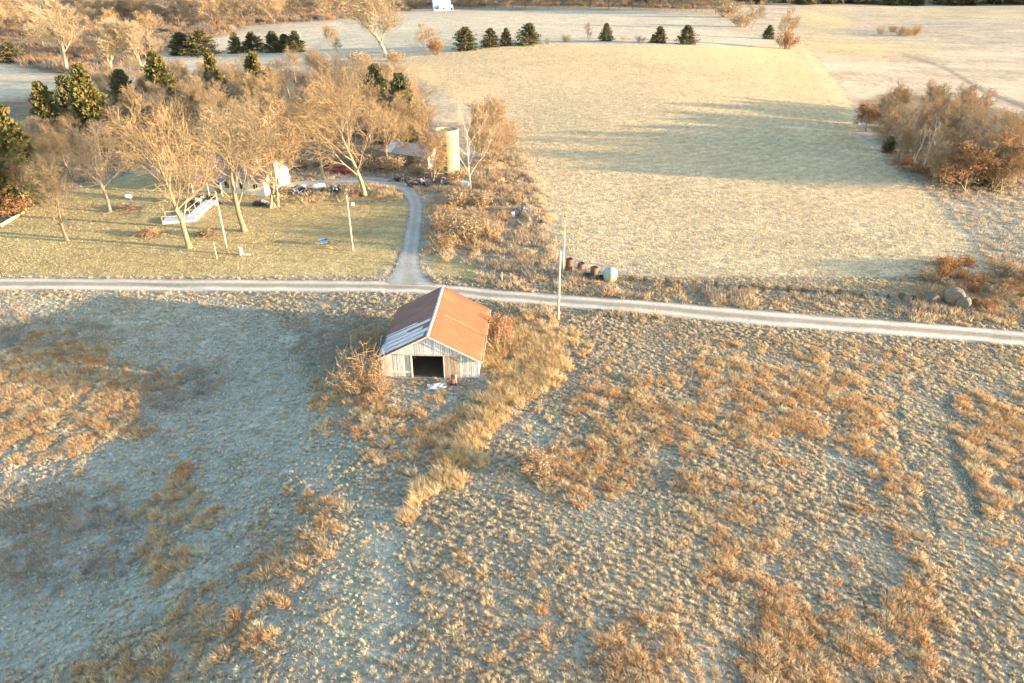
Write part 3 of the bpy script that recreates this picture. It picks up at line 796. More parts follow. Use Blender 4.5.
# cedars standing among them
for key, u, v, t, w, lab in [
    (('bronze', 0), 5, 208, 92, 1.0, 'tall yellow green cedar at the left edge of the photo, above the brush'),
    (('bronze', 1), 22, 190, 102, 1.0, 'dark green cedar with a golden top, second from the left edge of the photo'),
    (('bronze', 0), 57, 150, 82, .9, 'rust topped cedar with bare trees in front of it, below the frosty field corner'),
    (('cedar', 0), 79, 140, 76, .9, 'dark green cedar left of the tall golden topped cedar'),
    (('bronze', 2), 101, 150, 65, .9, 'tall golden topped green cedar in the middle of the left wood'),
    (('cedar', 1), 130, 120, 70, .9, 'low dark cedar behind the golden topped cedar'),
    (('bronze', 3), 168, 122, 52, .85, 'yellow green cedar below the two dark cedars of the left pasture'),
    (('bronze', 0), 219, 112, 49, .7, 'slim golden cedar at the back of the wood'),
    (('bronze', 1), 262, 116, 52, .75, 'slim yellow green cedar at the back of the wood below the dark cedar row'),
    (('cedar', 2), 270, 82, 67, 1.3, 'small dark cedar at the wood edge'),
    (('cedar', 0), 380, 130, 64, .75, 'dull brown green cedar rising from the wood left of the silo field'),
    (('cedar', 1), 404, 142, 74, .75, 'dark brown green cedar at the right end of the wood, above the silo'),
]:
    tree_px(key, 'cedar_tree', lab, 'tree', u, v, t, w)
# dark cedars in the left pasture
for key, u, v, t, w, lab in [
    (('cedar', 0), 182, 55, 32, 1.62, 'dark rounded cedar, left one of the pair in the left pasture'),
    (('cedar', 1), 203, 55, 30, 1.76, 'dark rounded cedar, right one of the pair in the left pasture'),
    (('bronze', 1), 237, 53, 32, 1.08, 'brownish cedar at the left end of the dark cedar row in the left pasture'),
    (('cedar', 2), 253, 52, 32, 1.76, 'dark cedar second from the left in the row of the left pasture'),
    (('cedar', 0), 274, 52, 31, 1.35, 'dark cedar in the middle of the row of the left pasture'),
    (('cedar', 1), 286, 52, 34, 1.49, 'dark cedar second from the right in the row of the left pasture'),
    (('cedar', 2), 297, 52, 31, 1.49, 'dark cedar at the right end of the row of the left pasture'),
    (('cedar', 1), 14, 62, 42, 1.76, 'dark bushy cedar by the frosty field at the top left'),
]:
    tree_px(key, 'cedar_tree', lab, 'tree', u, v, t, w)
# cedars on the crest of the hay field
for key, u, v, t, w, lab in [
    (('cedar', 1), 465, 50, 27, 1.47, 'leftmost dark cedar on the crest of the hay field'),
    (('cedar', 0), 491, 47, 28, 1.33, 'dark cedar touching its right neighbour on the hay field crest'),
    (('cedar', 2), 506, 46, 28, 1.12, 'smaller dark cedar touching its left neighbour on the hay field crest'),
    (('cedar', 4), 529, 45, 23, 1.40, 'large olive cedar just right of the touching pair on the hay field crest'),
    (('cedar', 3), 606, 41, 23, 1.05, 'single pointed cedar alone on the middle of the hay field crest'),
    (('cedar', 5), 659, 43, 26, 1.26, 'dark brown cedar, left one of the two at the right of the crest'),
    (('cedar', 0), 686, 44, 25, 1.47, 'pointed green cedar, right one of the two at the right of the crest'),
    (('cedar', 2), 768, 39, 25, 1.40, 'small dark cedar beside the rust bush at the crest\'s right end'),
    (('cedar', 5), 653, 43, 34, 1.26, 'stub of a low cedar at the foot of the dark brown cedar'),
]:
    tree_px(key, 'cedar_tree', lab, 'tree', u, v, t, w)

# pale cottonwoods, hedgerow trees and bushes farther off
for key, u, v, t, w, lab in [
    (('pale', 0), 68, 72, -8, 1.35, 'tallest pale bare cottonwood at the top left'),
    (('pale', 1), 112, 76, 16, 1.3, 'white trunked pale cottonwood in front of its taller neighbour at the top left'),
    (('pale', 2), 144, 74, 14, 1.35, 'tan rounded bare cottonwood at the right of the pale group at the top left'),
    (('pale', 3), 386, 57, -18, 1.5, 'huge pale cottonwood with a thick white trunk at the top of the hay field'),
    (('far', 0), 427, 53, 24, 1.1, 'tan feathery bare tree left of the crest cedars'),
    (('far', 1), 331, 52, 24, .8, 'slim bare tree on the pale pasture left of the huge cottonwood'),
    (('far', 2), 338, 54, 36, .9, 'small bare sapling beside the slim tree on the pale pasture'),
    (('far', 3), 751, 30, -2, .95, 'tan bare tree at the right end of the far pasture'),
    (('far', 4), 782, 48, 9, .8, 'bare dark trunked tree above the rust bush at the field corner'),
    (('far', 2), 588, 42, 22, .6, 'tan wispy sapling left of the single pointed cedar'),
]:
    tree_px(key, 'bare_tree', lab, 'tree', u, v, t, w)
for key, u, v, t, w, lab in [
    (('tawny', 0), 360, 65, 50, 1.5, 'round tan bush on the pasture left of the huge cottonwood'),
    (('tawny', 1), 394, 61, 49, 1.4, 'round tan bush at the foot of the huge cottonwood'),
    (('rusty', 0), 436, 54, 36, .8, 'rust bush under the tan feathery tree'),
    (('rusty', 1), 785, 49, 30, 1.0, 'rust brown bush at the hay field\'s far right corner'),
    (('twiggy', 0), 548, 44, 36, 1.0, 'grey brushy bush right of the large olive cedar'),
    (('twiggy', 1), 566, 42, 33, 1.6, 'grey twiggy bush midway along the crest'),
    (('twiggy', 2), 640, 42, 34, 1.5, 'grey twiggy bush left of the dark brown cedar'),
    (('twiggy', 0), 624, 41, 35, 1.5, 'low grey brush right of the single pointed cedar'),
    (('tawny', 2), 742, 27, 10, 1.1, 'tan bush where the far tree line turns down'),
    (('tawny', 0), 728, 17, 2, 1.4, 'tan bush in the bend of the far tree line'),
]:
    tree_px(key, 'bush', lab, 'bush', u, v, t, w)

# the far woods, tree by tree as far as they can be told apart
q = random.Random(21)
for i, p in enumerate(scatter([(-40, 60), (5, 45), (60, 55), (150, 45), (160, 26), (120, 4), (-40, 2)], 58, 7, 6)):
    plant(('far', i % 6), 'woodland_tree', 'bare tree of the brown wood round the pale cottonwoods at the top left', 'tree', p, q.uniform(9, 14), q.uniform(1.2, 1.6), 'bare trees round the pale cottonwoods')
for i, p in enumerate(scatter([(160, 26), (250, 26), (330, 21), (372, 14), (410, 5), (410, 1), (100, 1), (120, 20)], 96, 8, 8)):
    plant(('far', i % 6), 'woodland_tree', 'bare tree in the dense wood along the top left edge of the photo', 'tree', p, q.uniform(13, 19), q.uniform(1.2, 1.7), 'bare trees of the wood at the top left')
for i, u in enumerate(np.linspace(405, 725, 46)):
    p = ground(u + q.uniform(-3, 3), 9 + (u > 640) * (u - 640) * .06 + q.uniform(-3, 1))
    plant(('far', i % 6), 'woodland_tree', 'bare tree of the dark far tree line above the crest cedars', 'tree', p, q.uniform(12, 17), q.uniform(1.5, 2.1), 'trees of the far tree line above the crest')
for i, u in enumerate(np.linspace(735, 1060, 44)):
    p = ground(u + q.uniform(-3, 3), 4 + q.uniform(-1.5, 1.5))
    plant((['cedar', 'far', 'far'][i % 3], i % 6), 'woodland_tree', 'dark tree of the distant tree line along the top right edge of the photo', 'tree', p, q.uniform(9, 14), q.uniform(2.0, 2.8), 'trees of the far tree line at the top right')
for i, p in enumerate(scatter([(880, 34), (893, 31), (920, 31), (930, 35), (905, 37)], 12, 9, 2.5)):
    plant(('twiggy', i % 3), 'brush_shrub', 'dark brush of the small thicket alone in the far right pasture', 'shrub', p, q.uniform(3.5, 5.0), 1.2, 'brush of the thicket in the far right pasture')

# the overgrown corner at the right of the hay field
RG = 'trees of the overgrown thicket right of the hay field'
spots = [(('oak', 0), 866, 132, 104, 1.2, 'rust leaved bush tree at the left tip of the right thicket'),
    (('snag', 0), 922, 172, 97, .8, 'dead grey snag with a pale broken top in the right thicket'),
    (('snag', 1), 912, 170, 108, .7, 'dark bare double trunk left of the broken snag in the right thicket'),
    (('oak', 1), 1000, 190, 138, 1.0, 'orange leaved oak at the lower right corner of the right thicket'),
    (('oak', 2), 964, 192, 146, 1.4, 'broad rust brown oak at the front of the right thicket'),
    (('cedar', 2), 986, 186, 150, 1.0, 'dark green cedar half hidden between the oaks of the right thicket'),
    (('cedar', 1), 888, 152, 136, 1.0, 'dark evergreen behind the left tip of the right thicket'),
    (('wood', 2), 898, 160, 98, .9, 'tall grey bare tree at the left of the snags in the right thicket'),
    (('wood', 5), 950, 176, 106, .9, 'tall grey bare tree just right of the broken snag in the right thicket'),
    (('spread', 5), 973, 180, 116, .8, 'bare white stemmed tree behind the broad oak of the right thicket')]
for key, u, v, t, w, lab in spots:
    tree_px(key, 'thicket_tree', lab, 'tree', u, v, t, w)
for i, p in enumerate(scatter([(866, 128), (885, 112), (930, 112), (1000, 130), (1022, 165), (1012, 190), (950, 194), (915, 178), (885, 155)], 44, 10, 2.8)):
    plant(('clump', i % 5), 'thicket_tree', 'bare tan many stemmed tree of the thicket right of the hay field', 'tree', p, trng.uniform(8, 11), trng.uniform(.9, 1.2), RG)
for i, p in enumerate(scatter([(890, 160), (930, 182), (1015, 192), (1022, 160), (990, 170), (930, 160)], 10, 12, 2.5)):
    plant(('rusty', i % 3), 'brush_shrub', 'rust brush along the foot of the thicket right of the hay field', 'shrub', p, trng.uniform(1.8, 3.0), 1.5, 'brush at the foot of the right thicket')

# brush by the drive, at the barn and at the road's right end
for i, p in enumerate(scatter([(432, 222), (455, 198), (500, 172), (520, 200), (500, 235), (480, 250), (440, 252)], 22, 13, 2.6)):
    plant((['tawny', 'twiggy', 'clump', 'twiggy'][i % 4], i % 3), 'brush_shrub', 'tan bush of the overgrown patch between the driveway and the hay field', 'shrub', p, trng.uniform(2.0, 4.0), 1.1, 'bushes right of the driveway')
for i, p in enumerate(scatter([(478, 172), (480, 178), (515, 160), (505, 120), (478, 125)], 12, 14, 3.0)):
    plant(('clump', i % 5), 'thin_tree', 'thin tan bare tree around the foot of the silo and the white barked tree', 'tree', p, trng.uniform(5.5, 9), 1.1, 'thin trees around the silo')
for i, p in enumerate(scatter([(912, 300), (930, 268), (1000, 262), (1040, 290), (1030, 312), (980, 310)], 22, 15, 1.9)):
    plant((['rusty', 'twiggy', 'rusty', 'tawny'][i % 4], i % 3), 'brush_shrub', 'rust brown bush around the old round bales at the right of the road', 'shrub', p, trng.uniform(1.1, 2.1), 1.2, 'bushes around the old bales')
for key, u, v, t, w, lab in [
    (('twiggy', 1), 366, 384, 343, 1.0, 'large bare orange twigged bush against the barn\'s front left corner'),
    (('twiggy', 2), 352, 392, 362, 1.1, 'smaller bare orange twigged bush left of the large one by the barn'),
    (('twiggy', 0), 384, 392, 372, 1.0, 'low twiggy bush in front of the barn\'s left wall boards'),
    (('twiggy', 0), 378, 350, 318, 1.2, 'dark twiggy bush along the barn\'s shaded left side'),
    (('twiggy', 1), 504, 352, 326, 1.2, 'brown twiggy bush along the barn\'s sunny right side'),
    (('rusty', 2), 500, 338, 316, 1.1, 'dark brown bush at the barn\'s rear right corner'),
    (('tawny', 1), 536, 470, 450, 1.2, 'solitary grey tan bush in the meadow below the golden grass strip')]:
    tree_px(key, 'bush', lab, 'bush', u, v, t, w)
# the evenly spaced row of dark clumps along the hay field's roadside edge
for i, u in enumerate(np.arange(631, 1000, 12.2)):
    u = u + trng.uniform(-2, 2); v = 281.5 + (u - 631) * .0655 + trng.uniform(-1, 1)
    x, y, z = ground(u, v)
    plant(('dark', i % 3), 'weed_clump', 'low dark weed clump in the evenly spaced row along the hay field\'s roadside edge', 'weed', (x, y, z), trng.uniform(.6, 1.15), trng.uniform(.45, .75), 'row of weed clumps along the hay field')
# ------------------------------------------------------------------ the barn
def build_barn():
    q = random.Random(8)
    gz = float(H(BARN[0], BARN[1] + 4))
    t = thing('barn', 'old plank barn with a rusty orange metal roof beside the gravel road', 'barn', (BARN[0], BARN[1], gz), BARN[2])
    W, Ln = BW, BL; hw = W / 2; E, PK = 2.25, 4.85
    k = (PK - E) / hw
    def roof_z(x): return PK - k * abs(x)
    dx0, dx1, dh = -1.75, 1.38, 2.75                              # the open doorway
    cols = [(.64, .62, .59), (.56, .53, .50), (.70, .68, .65), (.58, .52, .45), (.47, .46, .45), (.66, .62, .57)]
    def planks(m, y, face, xs, lo, hi, door=None, th=.035, pw=.24):
        x = xs[0]
        while x < xs[1] - .02:
            w = min(pw * q.uniform(.85, 1.15), xs[1] - x); xc = x + w / 2; c = cols[q.randrange(6)]
            b0 = lo + q.uniform(-.02, .06); b1 = hi(xc) - .03
            if door and xc + w / 2 > door[0] and xc - w / 2 < door[1]: b0 = door[2] + q.uniform(-.03, .03)
            if b1 > b0 and q.random() > .012:
                zl = hi(x + .012) - .03; zr = hi(x + w - .012) - .03
                yy = y + q.uniform(-.008, .008)
                A = [(x + .012, yy, b0), (x + w - .012, yy, b0), (x + w - .012, yy, zr), (x + .012, yy, zl)]
                B = [(p[0], p[1] + th, p[2]) for p in A]
                m.add(A + B, [(0, 1, 2, 3), (7, 6, 5, 4), (0, 4, 5, 1), (1, 5, 6, 2), (2, 6, 7, 3), (3, 7, 4, 0)], c)
            x += w
    for xs in ((-hw, dx0), (dx1, hw)):
        m = MB(); planks(m, 0, -1, xs, .02, lambda x: min(dh, roof_z(x))); m.build('wall', MAT['plank'], t)
    m = MB(); planks(m, -.10, -1, (-hw + .05, hw - .05), dh - .12, lambda x: max(roof_z(x), dh - .12)); g = m.build('gable', MAT['plank'], t)
    m = MB(); planks(m, Ln - .04, 1, (-hw, hw), .02, roof_z); m.build('wall', MAT['plank'], t)
    for s in (-1, 1):                                              # side walls
        m = MB(); y = 0.04
        while y < Ln - .06:
            w = min(.24 * q.uniform(.85, 1.15), Ln - .05 - y); c = cols[q.randrange(6)]
            m.box((s * (hw - .02), y + w / 2, E / 2 - .02 + q.uniform(-.02, .02)), (.035, w - .02, E - .08), c); y += w
        m.build('wall', MAT['plank'], t)
    # lighter rail boards across the front, posts of the doorway
    m = MB(); cl = (.58, .54, .48)
    m.box((dx0 - (hw + dx0) / 2 - .05, -.035, .62), (hw + dx0 - .1, .03, .22), (.66, .60, .50)); m.box(((dx1 + hw) / 2 - .4, -.035, .60), (hw - dx1 - .9, .03, .2), cl)
    m.build('rail_board', MAT['plank'], t)
    for x in (dx0 - .07, dx1 + .07):
        m = MB(); m.box((x, -.04, dh / 2), (.16, .1, dh), (.60, .55, .47)); m.build('door_post', MAT['plank'], t)
    m = MB(); m.box(((dx0 + dx1) / 2, -.14, dh - .1), (dx1 - dx0 + 3.0, .05, .14), (.45, .40, .35)); m.build('door_rail', MAT['plank'], t)
    # a sliding door pushed aside, of newer boards
    m = MB()
    for i in range(5): m.box((dx1 + .30 + i * .3, -.08, 1.33), (.27, .03, 2.5), [(.40, .30, .21), (.44, .34, .24), (.36, .28, .2)][i % 3])
    m.build('sliding_door', MAT['plank'], t)
    # frame inside: posts, tie beams, rafters seen through the doorway
    m = MB()
    for y in (3.7, 7.4):
        for x in (-2.2, 2.2): m.box((x, y, 1.72), (.2, .2, 3.44), (.2, .16, .12))
        m.box((0, y, 2.7), (7.0, .16, .2), (.2, .16, .12))
    m.build('frame', MAT['plank'], t)
    m = MB(); m.quad((-hw + .05, .05, .012), (hw - .05, .05, .012), (hw - .05, Ln - .05, .012), (-hw + .05, Ln - .05, .012), (.13, .10, .075)); m.build('dirt_floor', MAT['stone'], t)
    # roof: ribbed sheets
    ov, oe = .35, .42
    sag = lambda y: .14 * math.sin(math.pi * min(max(y / Ln, 0), 1)) + .03 * math.sin(y * 1.9)
    def slope(name, s, y0, y1, mat, lift=0.0, x_in=0.0, x_out=None, lab=None):
        n = 16; xo = (hw + oe) if x_out is None else x_out; V = []; Fc = []
        for i in range(n + 1):
            x = x_in + (xo - x_in) * i / n
            for j in range(9):
                y = y0 + (y1 - y0) * j / 8
                V.append((s * x, y, PK - k * x + .06 + lift + .018 * math.sin(j * 2.1 + i * .7) * (i / n) + .012 * math.sin(i * 3.3 + j) - sag(y) * (1 - x / xo)))
        for i in range(n):
            for j in range(8):
                f = (i * 9 + j, i * 9 + j + 1, (i + 1) * 9 + j + 1, (i + 1) * 9 + j); Fc.append(f if s < 0 else f[::-1])
        me = bpy.data.meshes.new(name); me.from_pydata(V, [], Fc); me.update(); me.materials.append(mat)
        me.polygons.foreach_set('use_smooth', [True] * len(me.polygons))
        o = bpy.data.objects.new(name, me); C.objects.link(o); o.parent = t
        md = o.modifiers.new('thick', 'SOLIDIFY'); md.thickness = .02; md.offset = -1
        if lab: o['label'] = lab
        return o
    def rust_mat(name, a, b_, c_, pale, amt):
        m, nt, bs = new_mat(name); tc = nt.nodes.new('ShaderNodeTexCoord'); ob = tc.outputs['Object']
        n1 = noise_node(nt, scaled(nt, ob, (.5, 2.2, .5)), 1.0, 5, .65); n2 = noise_node(nt, ob, .45, 3, .5); n3 = noise_node(nt, scaled(nt, ob, (.35, 5, .35)), 1.6, 3, .6)
        col = mix(nt, mapr(nt, n1, .35, .65, 0, 1), a, b_); col = mix(nt, mapr(nt, n2, .5, .7, 0, .7), col, c_)
        col = mix(nt, mapr(nt, n3, .60, .75, 0, amt), col, pale)
        sx = nt.nodes.new('ShaderNodeSeparateXYZ'); L(nt, ob, sx.inputs[0])
        rib = math_node(nt, 'SINE', math_node(nt, 'MULTIPLY', sx.outputs['Y'], 2 * math.pi / .3))
        col = vmul(nt, col, mapr(nt, rib, .6, 1, 1.0, .90))
        L(nt, col, bs.inputs['Base Color']); bs.inputs['Roughness'].default_value = .75; bs.inputs['Specular IOR Level'].default_value = .25
        bp = nt.nodes.new('ShaderNodeBump'); bp.inputs['Strength'].default_value = .5; bp.inputs['Distance'].default_value = .03
        L(nt, rib, bp.inputs['Height']); L(nt, bp.outputs[0], bs.inputs['Normal'])
        return m
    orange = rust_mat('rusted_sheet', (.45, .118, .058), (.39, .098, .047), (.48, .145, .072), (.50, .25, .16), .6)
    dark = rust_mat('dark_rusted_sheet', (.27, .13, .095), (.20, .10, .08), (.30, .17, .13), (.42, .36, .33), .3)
    m_g, nt, bs = new_mat('galvanised_sheet'); tc = nt.nodes.new('ShaderNodeTexCoord')
    nz = noise_node(nt, scaled(nt, tc.outputs['Object'], (.5, 2, .5)), 1.2, 4, .6)
    L(nt, mix(nt, mapr(nt, nz, .35, .65, 0, 1), (.62, .66, .70), (.46, .48, .52)), bs.inputs['Base Color']); bs.inputs['Metallic'].default_value = .5; bs.inputs['Roughness'].default_value = .35
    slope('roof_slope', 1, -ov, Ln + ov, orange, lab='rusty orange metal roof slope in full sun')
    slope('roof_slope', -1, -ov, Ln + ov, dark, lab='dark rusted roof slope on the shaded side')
    for y0, y1, xi in ((.2, .95, .5), (1.12, 1.9, .2), (2.05, 2.75, .9), (2.9, 3.3, 2.6), (3.4, 4.1, .3), (4.3, 4.6, 1.8)):
        slope('roof_sheet', -1, y0, y1, m_g, .035, xi, hw + oe - .1, 'bright galvanised sheet on the dark roof slope')
    m = MB()
    ys = np.linspace(-ov - .1, Ln + ov, 13)
    for s in (-1, 1):
        for ya, yb in zip(ys[:-1], ys[1:]):
            za, zb = PK + .10 - sag(ya), PK + .10 - sag(yb)
            m.slab([(0, ya, za), (s * .17, ya, za - k * .17), (s * .17, yb, zb - k * .17), (0, yb, zb)][::s], .02, (.60, .50, .40))
    m.build('ridge_cap', MAT['metal'], t)
    for s in (-1, 1):
        m = MB(); m.slab([(s * .0, -ov - .03, PK - .1), (s * (hw + oe), -ov - .03, PK - .1 - k * (hw + oe)), (s * (hw + oe), -ov - .03, PK + .06 - k * (hw + oe)), (s * .0, -ov - .03, PK + .06)], .03 * s, (.62, .57, .50)); m.build('barge_board', MAT['plank'], t)
    m = MB(); m.box((hw + oe + .02, Ln / 2, PK - k * (hw + oe) + .05), (.05, Ln + 2 * ov, .12), (.66, .54, .36)); m.build('eave_trim', MAT['paint'], t)
    m = MB(); m.slab([(.9, 5.2, PK - k * .9 + .10), (.25 + hw, 5.05, PK - k * (hw + .25) + .10), (.25 + hw, 5.13, PK - k * (hw + .25) + .10), (.9, 5.28, PK - k * .9 + .10)], .012, (.60, .34, .18)); m.build('seam_strip', MAT['paint'], t)
    # what lies around it
    x, y, z = ground(391.5, 338)
    b = thing('roof_panel', 'loose pale blue metal sheet tipped up against the barn\'s left eave', 'metal sheet', (BARN[0] - hw - .62, BARN[1] + 3.6, gz))
    m = MB(); m.box((0, 0, 1.35), (.06, 1.0, 2.6), (.30, .44, .55), (0, R(8), 0)); m.build('sheet', MAT['metal'], b)
    m = MB(); m.box((.16, 0, .9), (.05, .08, 1.8), (.30, .25, .2), (0, R(10), 0)); m.build('prop', MAT['plank'], b)
    x, y, z = ground(437, 388)
    b = tag(MB_slab_sheet('metal_sheet', x, y, z), 'crumpled pale sheet lying on the ground in front of the barn doorway', 'metal sheet')
    x, y, z = ground(453, 385)
    b = thing('barrel_stand', 'small rusty red and black machine with a pale post in front of the barn', 'machine', (x, y, z), .3)
    m = MB(); m.lathe([(0, .08), (.2, .08), (.22, .5), (.2, .72), (0, .72)], (.36, .08, .05), 14); m.build('tank', MAT['scrap'], b)
    m = MB(); m.box((0, 0, .9), (.3, .3, .3), (.05, .045, .04)); m.tube([(0, 0, 1.05), (.05, 0, 1.3)], .04, (.07, .06, .05), 8, True); m.build('engine', MAT['scrap'], b)
    m = MB()
    for a in (-.16, .16):
        m.lathe([(0, -.03), (.2, -.03), (.2, .03), (0, .03)], (.04, .04, .04), 12, (a, -.2, .2))
    m.build('wheels', MAT['scrap'], b)
    m = MB(); m.box((.34, 0, .55), (.1, .1, 1.1), (.68, .62, .52)); m.build('post', MAT['plank'], b)

def MB_slab_sheet(name, x, y, z):
    m = MB(); q = random.Random(3); V = []; n = 7
    for i in range(n):
        for j in range(n): V.append(((i / (n - 1) - .5) * 1.9 + q.gauss(0, .04), (j / (n - 1) - .5) * .95 + q.gauss(0, .04), .14 + q.uniform(0, .16)))
    m.add(V, [(i * n + j, (i + 1) * n + j, (i + 1) * n + j + 1, i * n + j + 1) for i in range(n - 1) for j in range(n - 1)], (.52, .55, .58))
    o = m.build(name, MAT['metal']); o.location = (x, y, z); o.rotation_euler = (0, 0, .2)
    md = o.modifiers.new('thick', 'SOLIDIFY'); md.thickness = .02
    return o
build_barn()

# ------------------------------------------------------------------ poles
def pole(name, label, u, v, vtop, r, col, arm=False, cat='utility pole'):
    x, y, z, h = tall(u, v, vtop)
    t = thing(name, label, cat, (x, y, z))
    m = MB(); m.tube([(0, 0, -.3), (0, 0, h * .5), (0, 0, h)], [r, r * .85, r * .7], col, 10, True); m.build('shaft', MAT['bark'], t, True)
    if arm:
        m = MB(); m.lathe([(.0, 0), (.05, .0), (.07, .06), (.05, .12), (.02, .16), (0, .16)], (.5, .48, .45), 10, (0, 0, h)); m.build('insulator', MAT['paint'], t)
        m = MB(); m.box((0, -r * .72 - .015, h - .9), (.1, .03, .5), (.45, .43, .4)); m.build('bracket', MAT['metal'], t)
    return t
pole('utility_pole', 'pale wooden utility pole on the barn side of the road', 558, 320, 252, .15, (.58, .50, .38), True)
pole('utility_pole', 'thin pale pole at the hay field corner behind the road', 563, 276, 222, .11, (.60, .52, .40), True)
pole('utility_pole', 'pale wooden pole on the lawn left of the broad bare tree', 228, 254, 192, .13, (.55, .46, .32), True)
pole('utility_pole', 'pale wooden pole in the middle of the lawn left of the driveway', 353, 251, 196, .13, (.58, .47, .32), True)
pole('lawn_post', 'short wooden post on the lawn just left of the pole', 217, 259, 242, .10, (.52, .42, .28), False, 'post')
pole('scrap_post', 'slim pale post leaning among the weeds right of the driveway', 502, 283, 272, .09, (.6, .5, .36), False, 'post')

# ------------------------------------------------------------------ silo
def build_silo():
    x, y, z, h = tall(448, 181, 131)
    r = 11.3 * scale_at(x, y, z)
    h *= .985
    t = thing('silo', 'roofless pale concrete silo at the end of the driveway', 'silo', (x, y + r, z))
    m = MB(); n = 40
    m.lathe([(r, -.3), (r, h * .995), (r, h), (r - .18, h), (r - .18, .2), (0, .2)], (.42, .335, .20), n)
    m.build('wall', MAT['stone'], t)
    m = MB()
    for i in range(13): m.lathe([(r + .004, 0), (r + .03, .01), (r + .03, .06), (r + .004, .07)], (.46, .38, .28), n, (0, 0, .5 + i * (h - .9) / 12))
    m.build('hoops', MAT['metal'], t)
    a = R(262)                                                   # chute of unloading doors on the shaded side
    for i in range(7):
        m = MB(); zz = 1.2 + i * (h - 2.4) / 6
        m.box((math.cos(a) * (r + .02), math.sin(a) * (r + .02), zz), (.1, .6, .7), (.10, .085, .07), (0, 0, a)); m.build('hatch', MAT['scrap'], t)
    m = MB()
    for da in (-.22, .22): m.tube([(math.cos(a + da) * (r + .15), math.sin(a + da) * (r + .15), .2), (math.cos(a + da) * (r + .15), math.sin(a + da) * (r + .15), h + .2)], .04, (.35, .28, .2), 5)
    m.build('ladder_rails', MAT['metal'], t)
    m = MB(); m.lathe([(r + .05, h - .25), (r + .06, h + .02), (r - .02, h + .06)], (.50, .46, .40), n); m.build('rim', MAT['stone'], t)
build_silo()

# ------------------------------------------------------------------ the house, its ramp
def build_house():
    x, y, z = ground(229, 196)
    s = scale_at(x, y, z); q = random.Random(4)
    t = thing('house', 'white farmhouse with a grey roof half hidden behind the bare yard trees', 'house', (x, y + 1.5, z), R(-14))
    W, D, E, PK = 76 * s, 8.5, 2.9, 5.6; hw = W / 2
    wc = (.68, .66, .60); lap = []
    def side(m, a, b, h0, h1):                                   # lapped boards
        n = int((h1 - h0) / .22)
        for i in range(n):
            z0 = h0 + (h1 - h0) * i / n; z1 = h0 + (h1 - h0) * (i + 1) / n
            d = Vector((b[0] - a[0], b[1] - a[1], 0)).normalized(); nn = Vector((d.y, -d.x, 0)) * .03
            m.add([(a[0] + nn.x, a[1] + nn.y, z0), (b[0] + nn.x, b[1] + nn.y, z0), (b[0], b[1], z1), (a[0], a[1], z1), (a[0], a[1], z0), (b[0], b[1], z0)], [(0, 1, 2, 3), (4, 5, 1, 0)], wc)
    m = MB(); side(m, (-hw, 0), (hw, 0), 0, E); m.build('wall', MAT['paint'], t)
    m = MB(); side(m, (hw, D), (-hw, D), 0, E); m.build('wall', MAT['paint'], t)
    for sx in (-1, 1):
        m = MB(); a, b = ((hw, 0), (hw, D)) if sx > 0 else ((-hw, D), (-hw, 0)); side(m, a, b, 0, E)
        m.add([(sx * hw, 0, E), (sx * hw, D, E), (sx * hw, D / 2, PK)], [(0, 1, 2) if sx > 0 else (2, 1, 0)], wc); m.build('gable_wall', MAT['paint'], t)
    r0 = MB(); k = (PK - E) / (D / 2); o = .5
    rc = (.19, .18, .175)
    for sy, y0 in ((1, -o), (-1, D + o)):
        m = MB(); za = E - k * o
        pts = [(-hw - o, y0, za + .05), (hw + o, y0, za + .05), (hw + o, D / 2, PK + .05), (-hw - o, D / 2, PK + .05)]
        m.slab(pts if sy > 0 else pts[::-1], .1, rc); rf = m.build('roof', MAT['stone'], t)
        if sy > 0:
            m = MB(); zf = lambda yy: E + k * yy + .19
            m.slab([(-hw * .92, .9, zf(.9)), (-hw * .55, .8, zf(.8)), (-hw * .5, 3.2, zf(3.2)), (-hw * .86, 3.4, zf(3.4))], .03, (.06, .12, .38)); m.build('tarp', MAT['paint'], rf)
            m = MB(); m.lathe([(.14, 0), (.14, 1.1), (.2, 1.12), (.2, 1.3), (0, 1.35)], (.75, .73, .68), 12, (hw * .62, 3.0, zf(3.0) - .1)); m.build('vent_pipe', MAT['metal'], rf)
            m = MB(); m.box((hw * .1, D / 2, PK + .35), (.7, .7, 1.1), (.33, .16, .11)); m.build('chimney', MAT['stone'], rf)
    for wx in (-hw * .75, -hw * .1, hw * .35, hw * .75):
        m = MB(); m.box((wx, -.05, 1.55), (1.05, .06, 1.35), (.7, .68, .62)); w = m.build('window', MAT['paint'], t)
        m = MB(); m.box((wx, -.085, 1.55), (.85, .02, 1.15), (.03, .035, .045)); m.build('pane', MAT['glass'], w)
    m = MB(); m.box((hw + .05, D * .5, 1.6), (.06, 1.0, 1.3), (.7, .68, .62)); w = m.build('window', MAT['paint'], t)
    m = MB(); m.box((hw + .085, D * .5, 1.6), (.02, .8, 1.1), (.03, .035, .045)); m.build('pane', MAT['glass'], w)
    m = MB(); m.box((-hw * .4, -.06, 1.05), (1.0, .06, 2.1), (.25, .2, .17)); d = m.build('door', MAT['paint'], t)
    m = MB(); m.lathe([(0, 0), (.04, .0), (.04, .06), (0, .06)], (.6, .5, .2), 8, (-hw * .4 + .38, -.12, 1.0)); m.build('handle', MAT['metal'], d)
    # porch with a low roof over the door
    m = MB(); m.slab([(-hw, -2.0, 2.35), (-hw * .05, -2.0, 2.35), (-hw * .05, 0, 2.75), (-hw, 0, 2.75)], .08, (.14, .15, .26)); m.build('porch_roof', MAT['stone'], t)
    for px in (-hw + .15, -hw * .5, -hw * .1):
        m = MB(); m.box((px, -1.85, 1.17), (.13, .13, 2.34), (.74, .72, .66)); m.build('porch_post', MAT['paint'], t)
build_house()

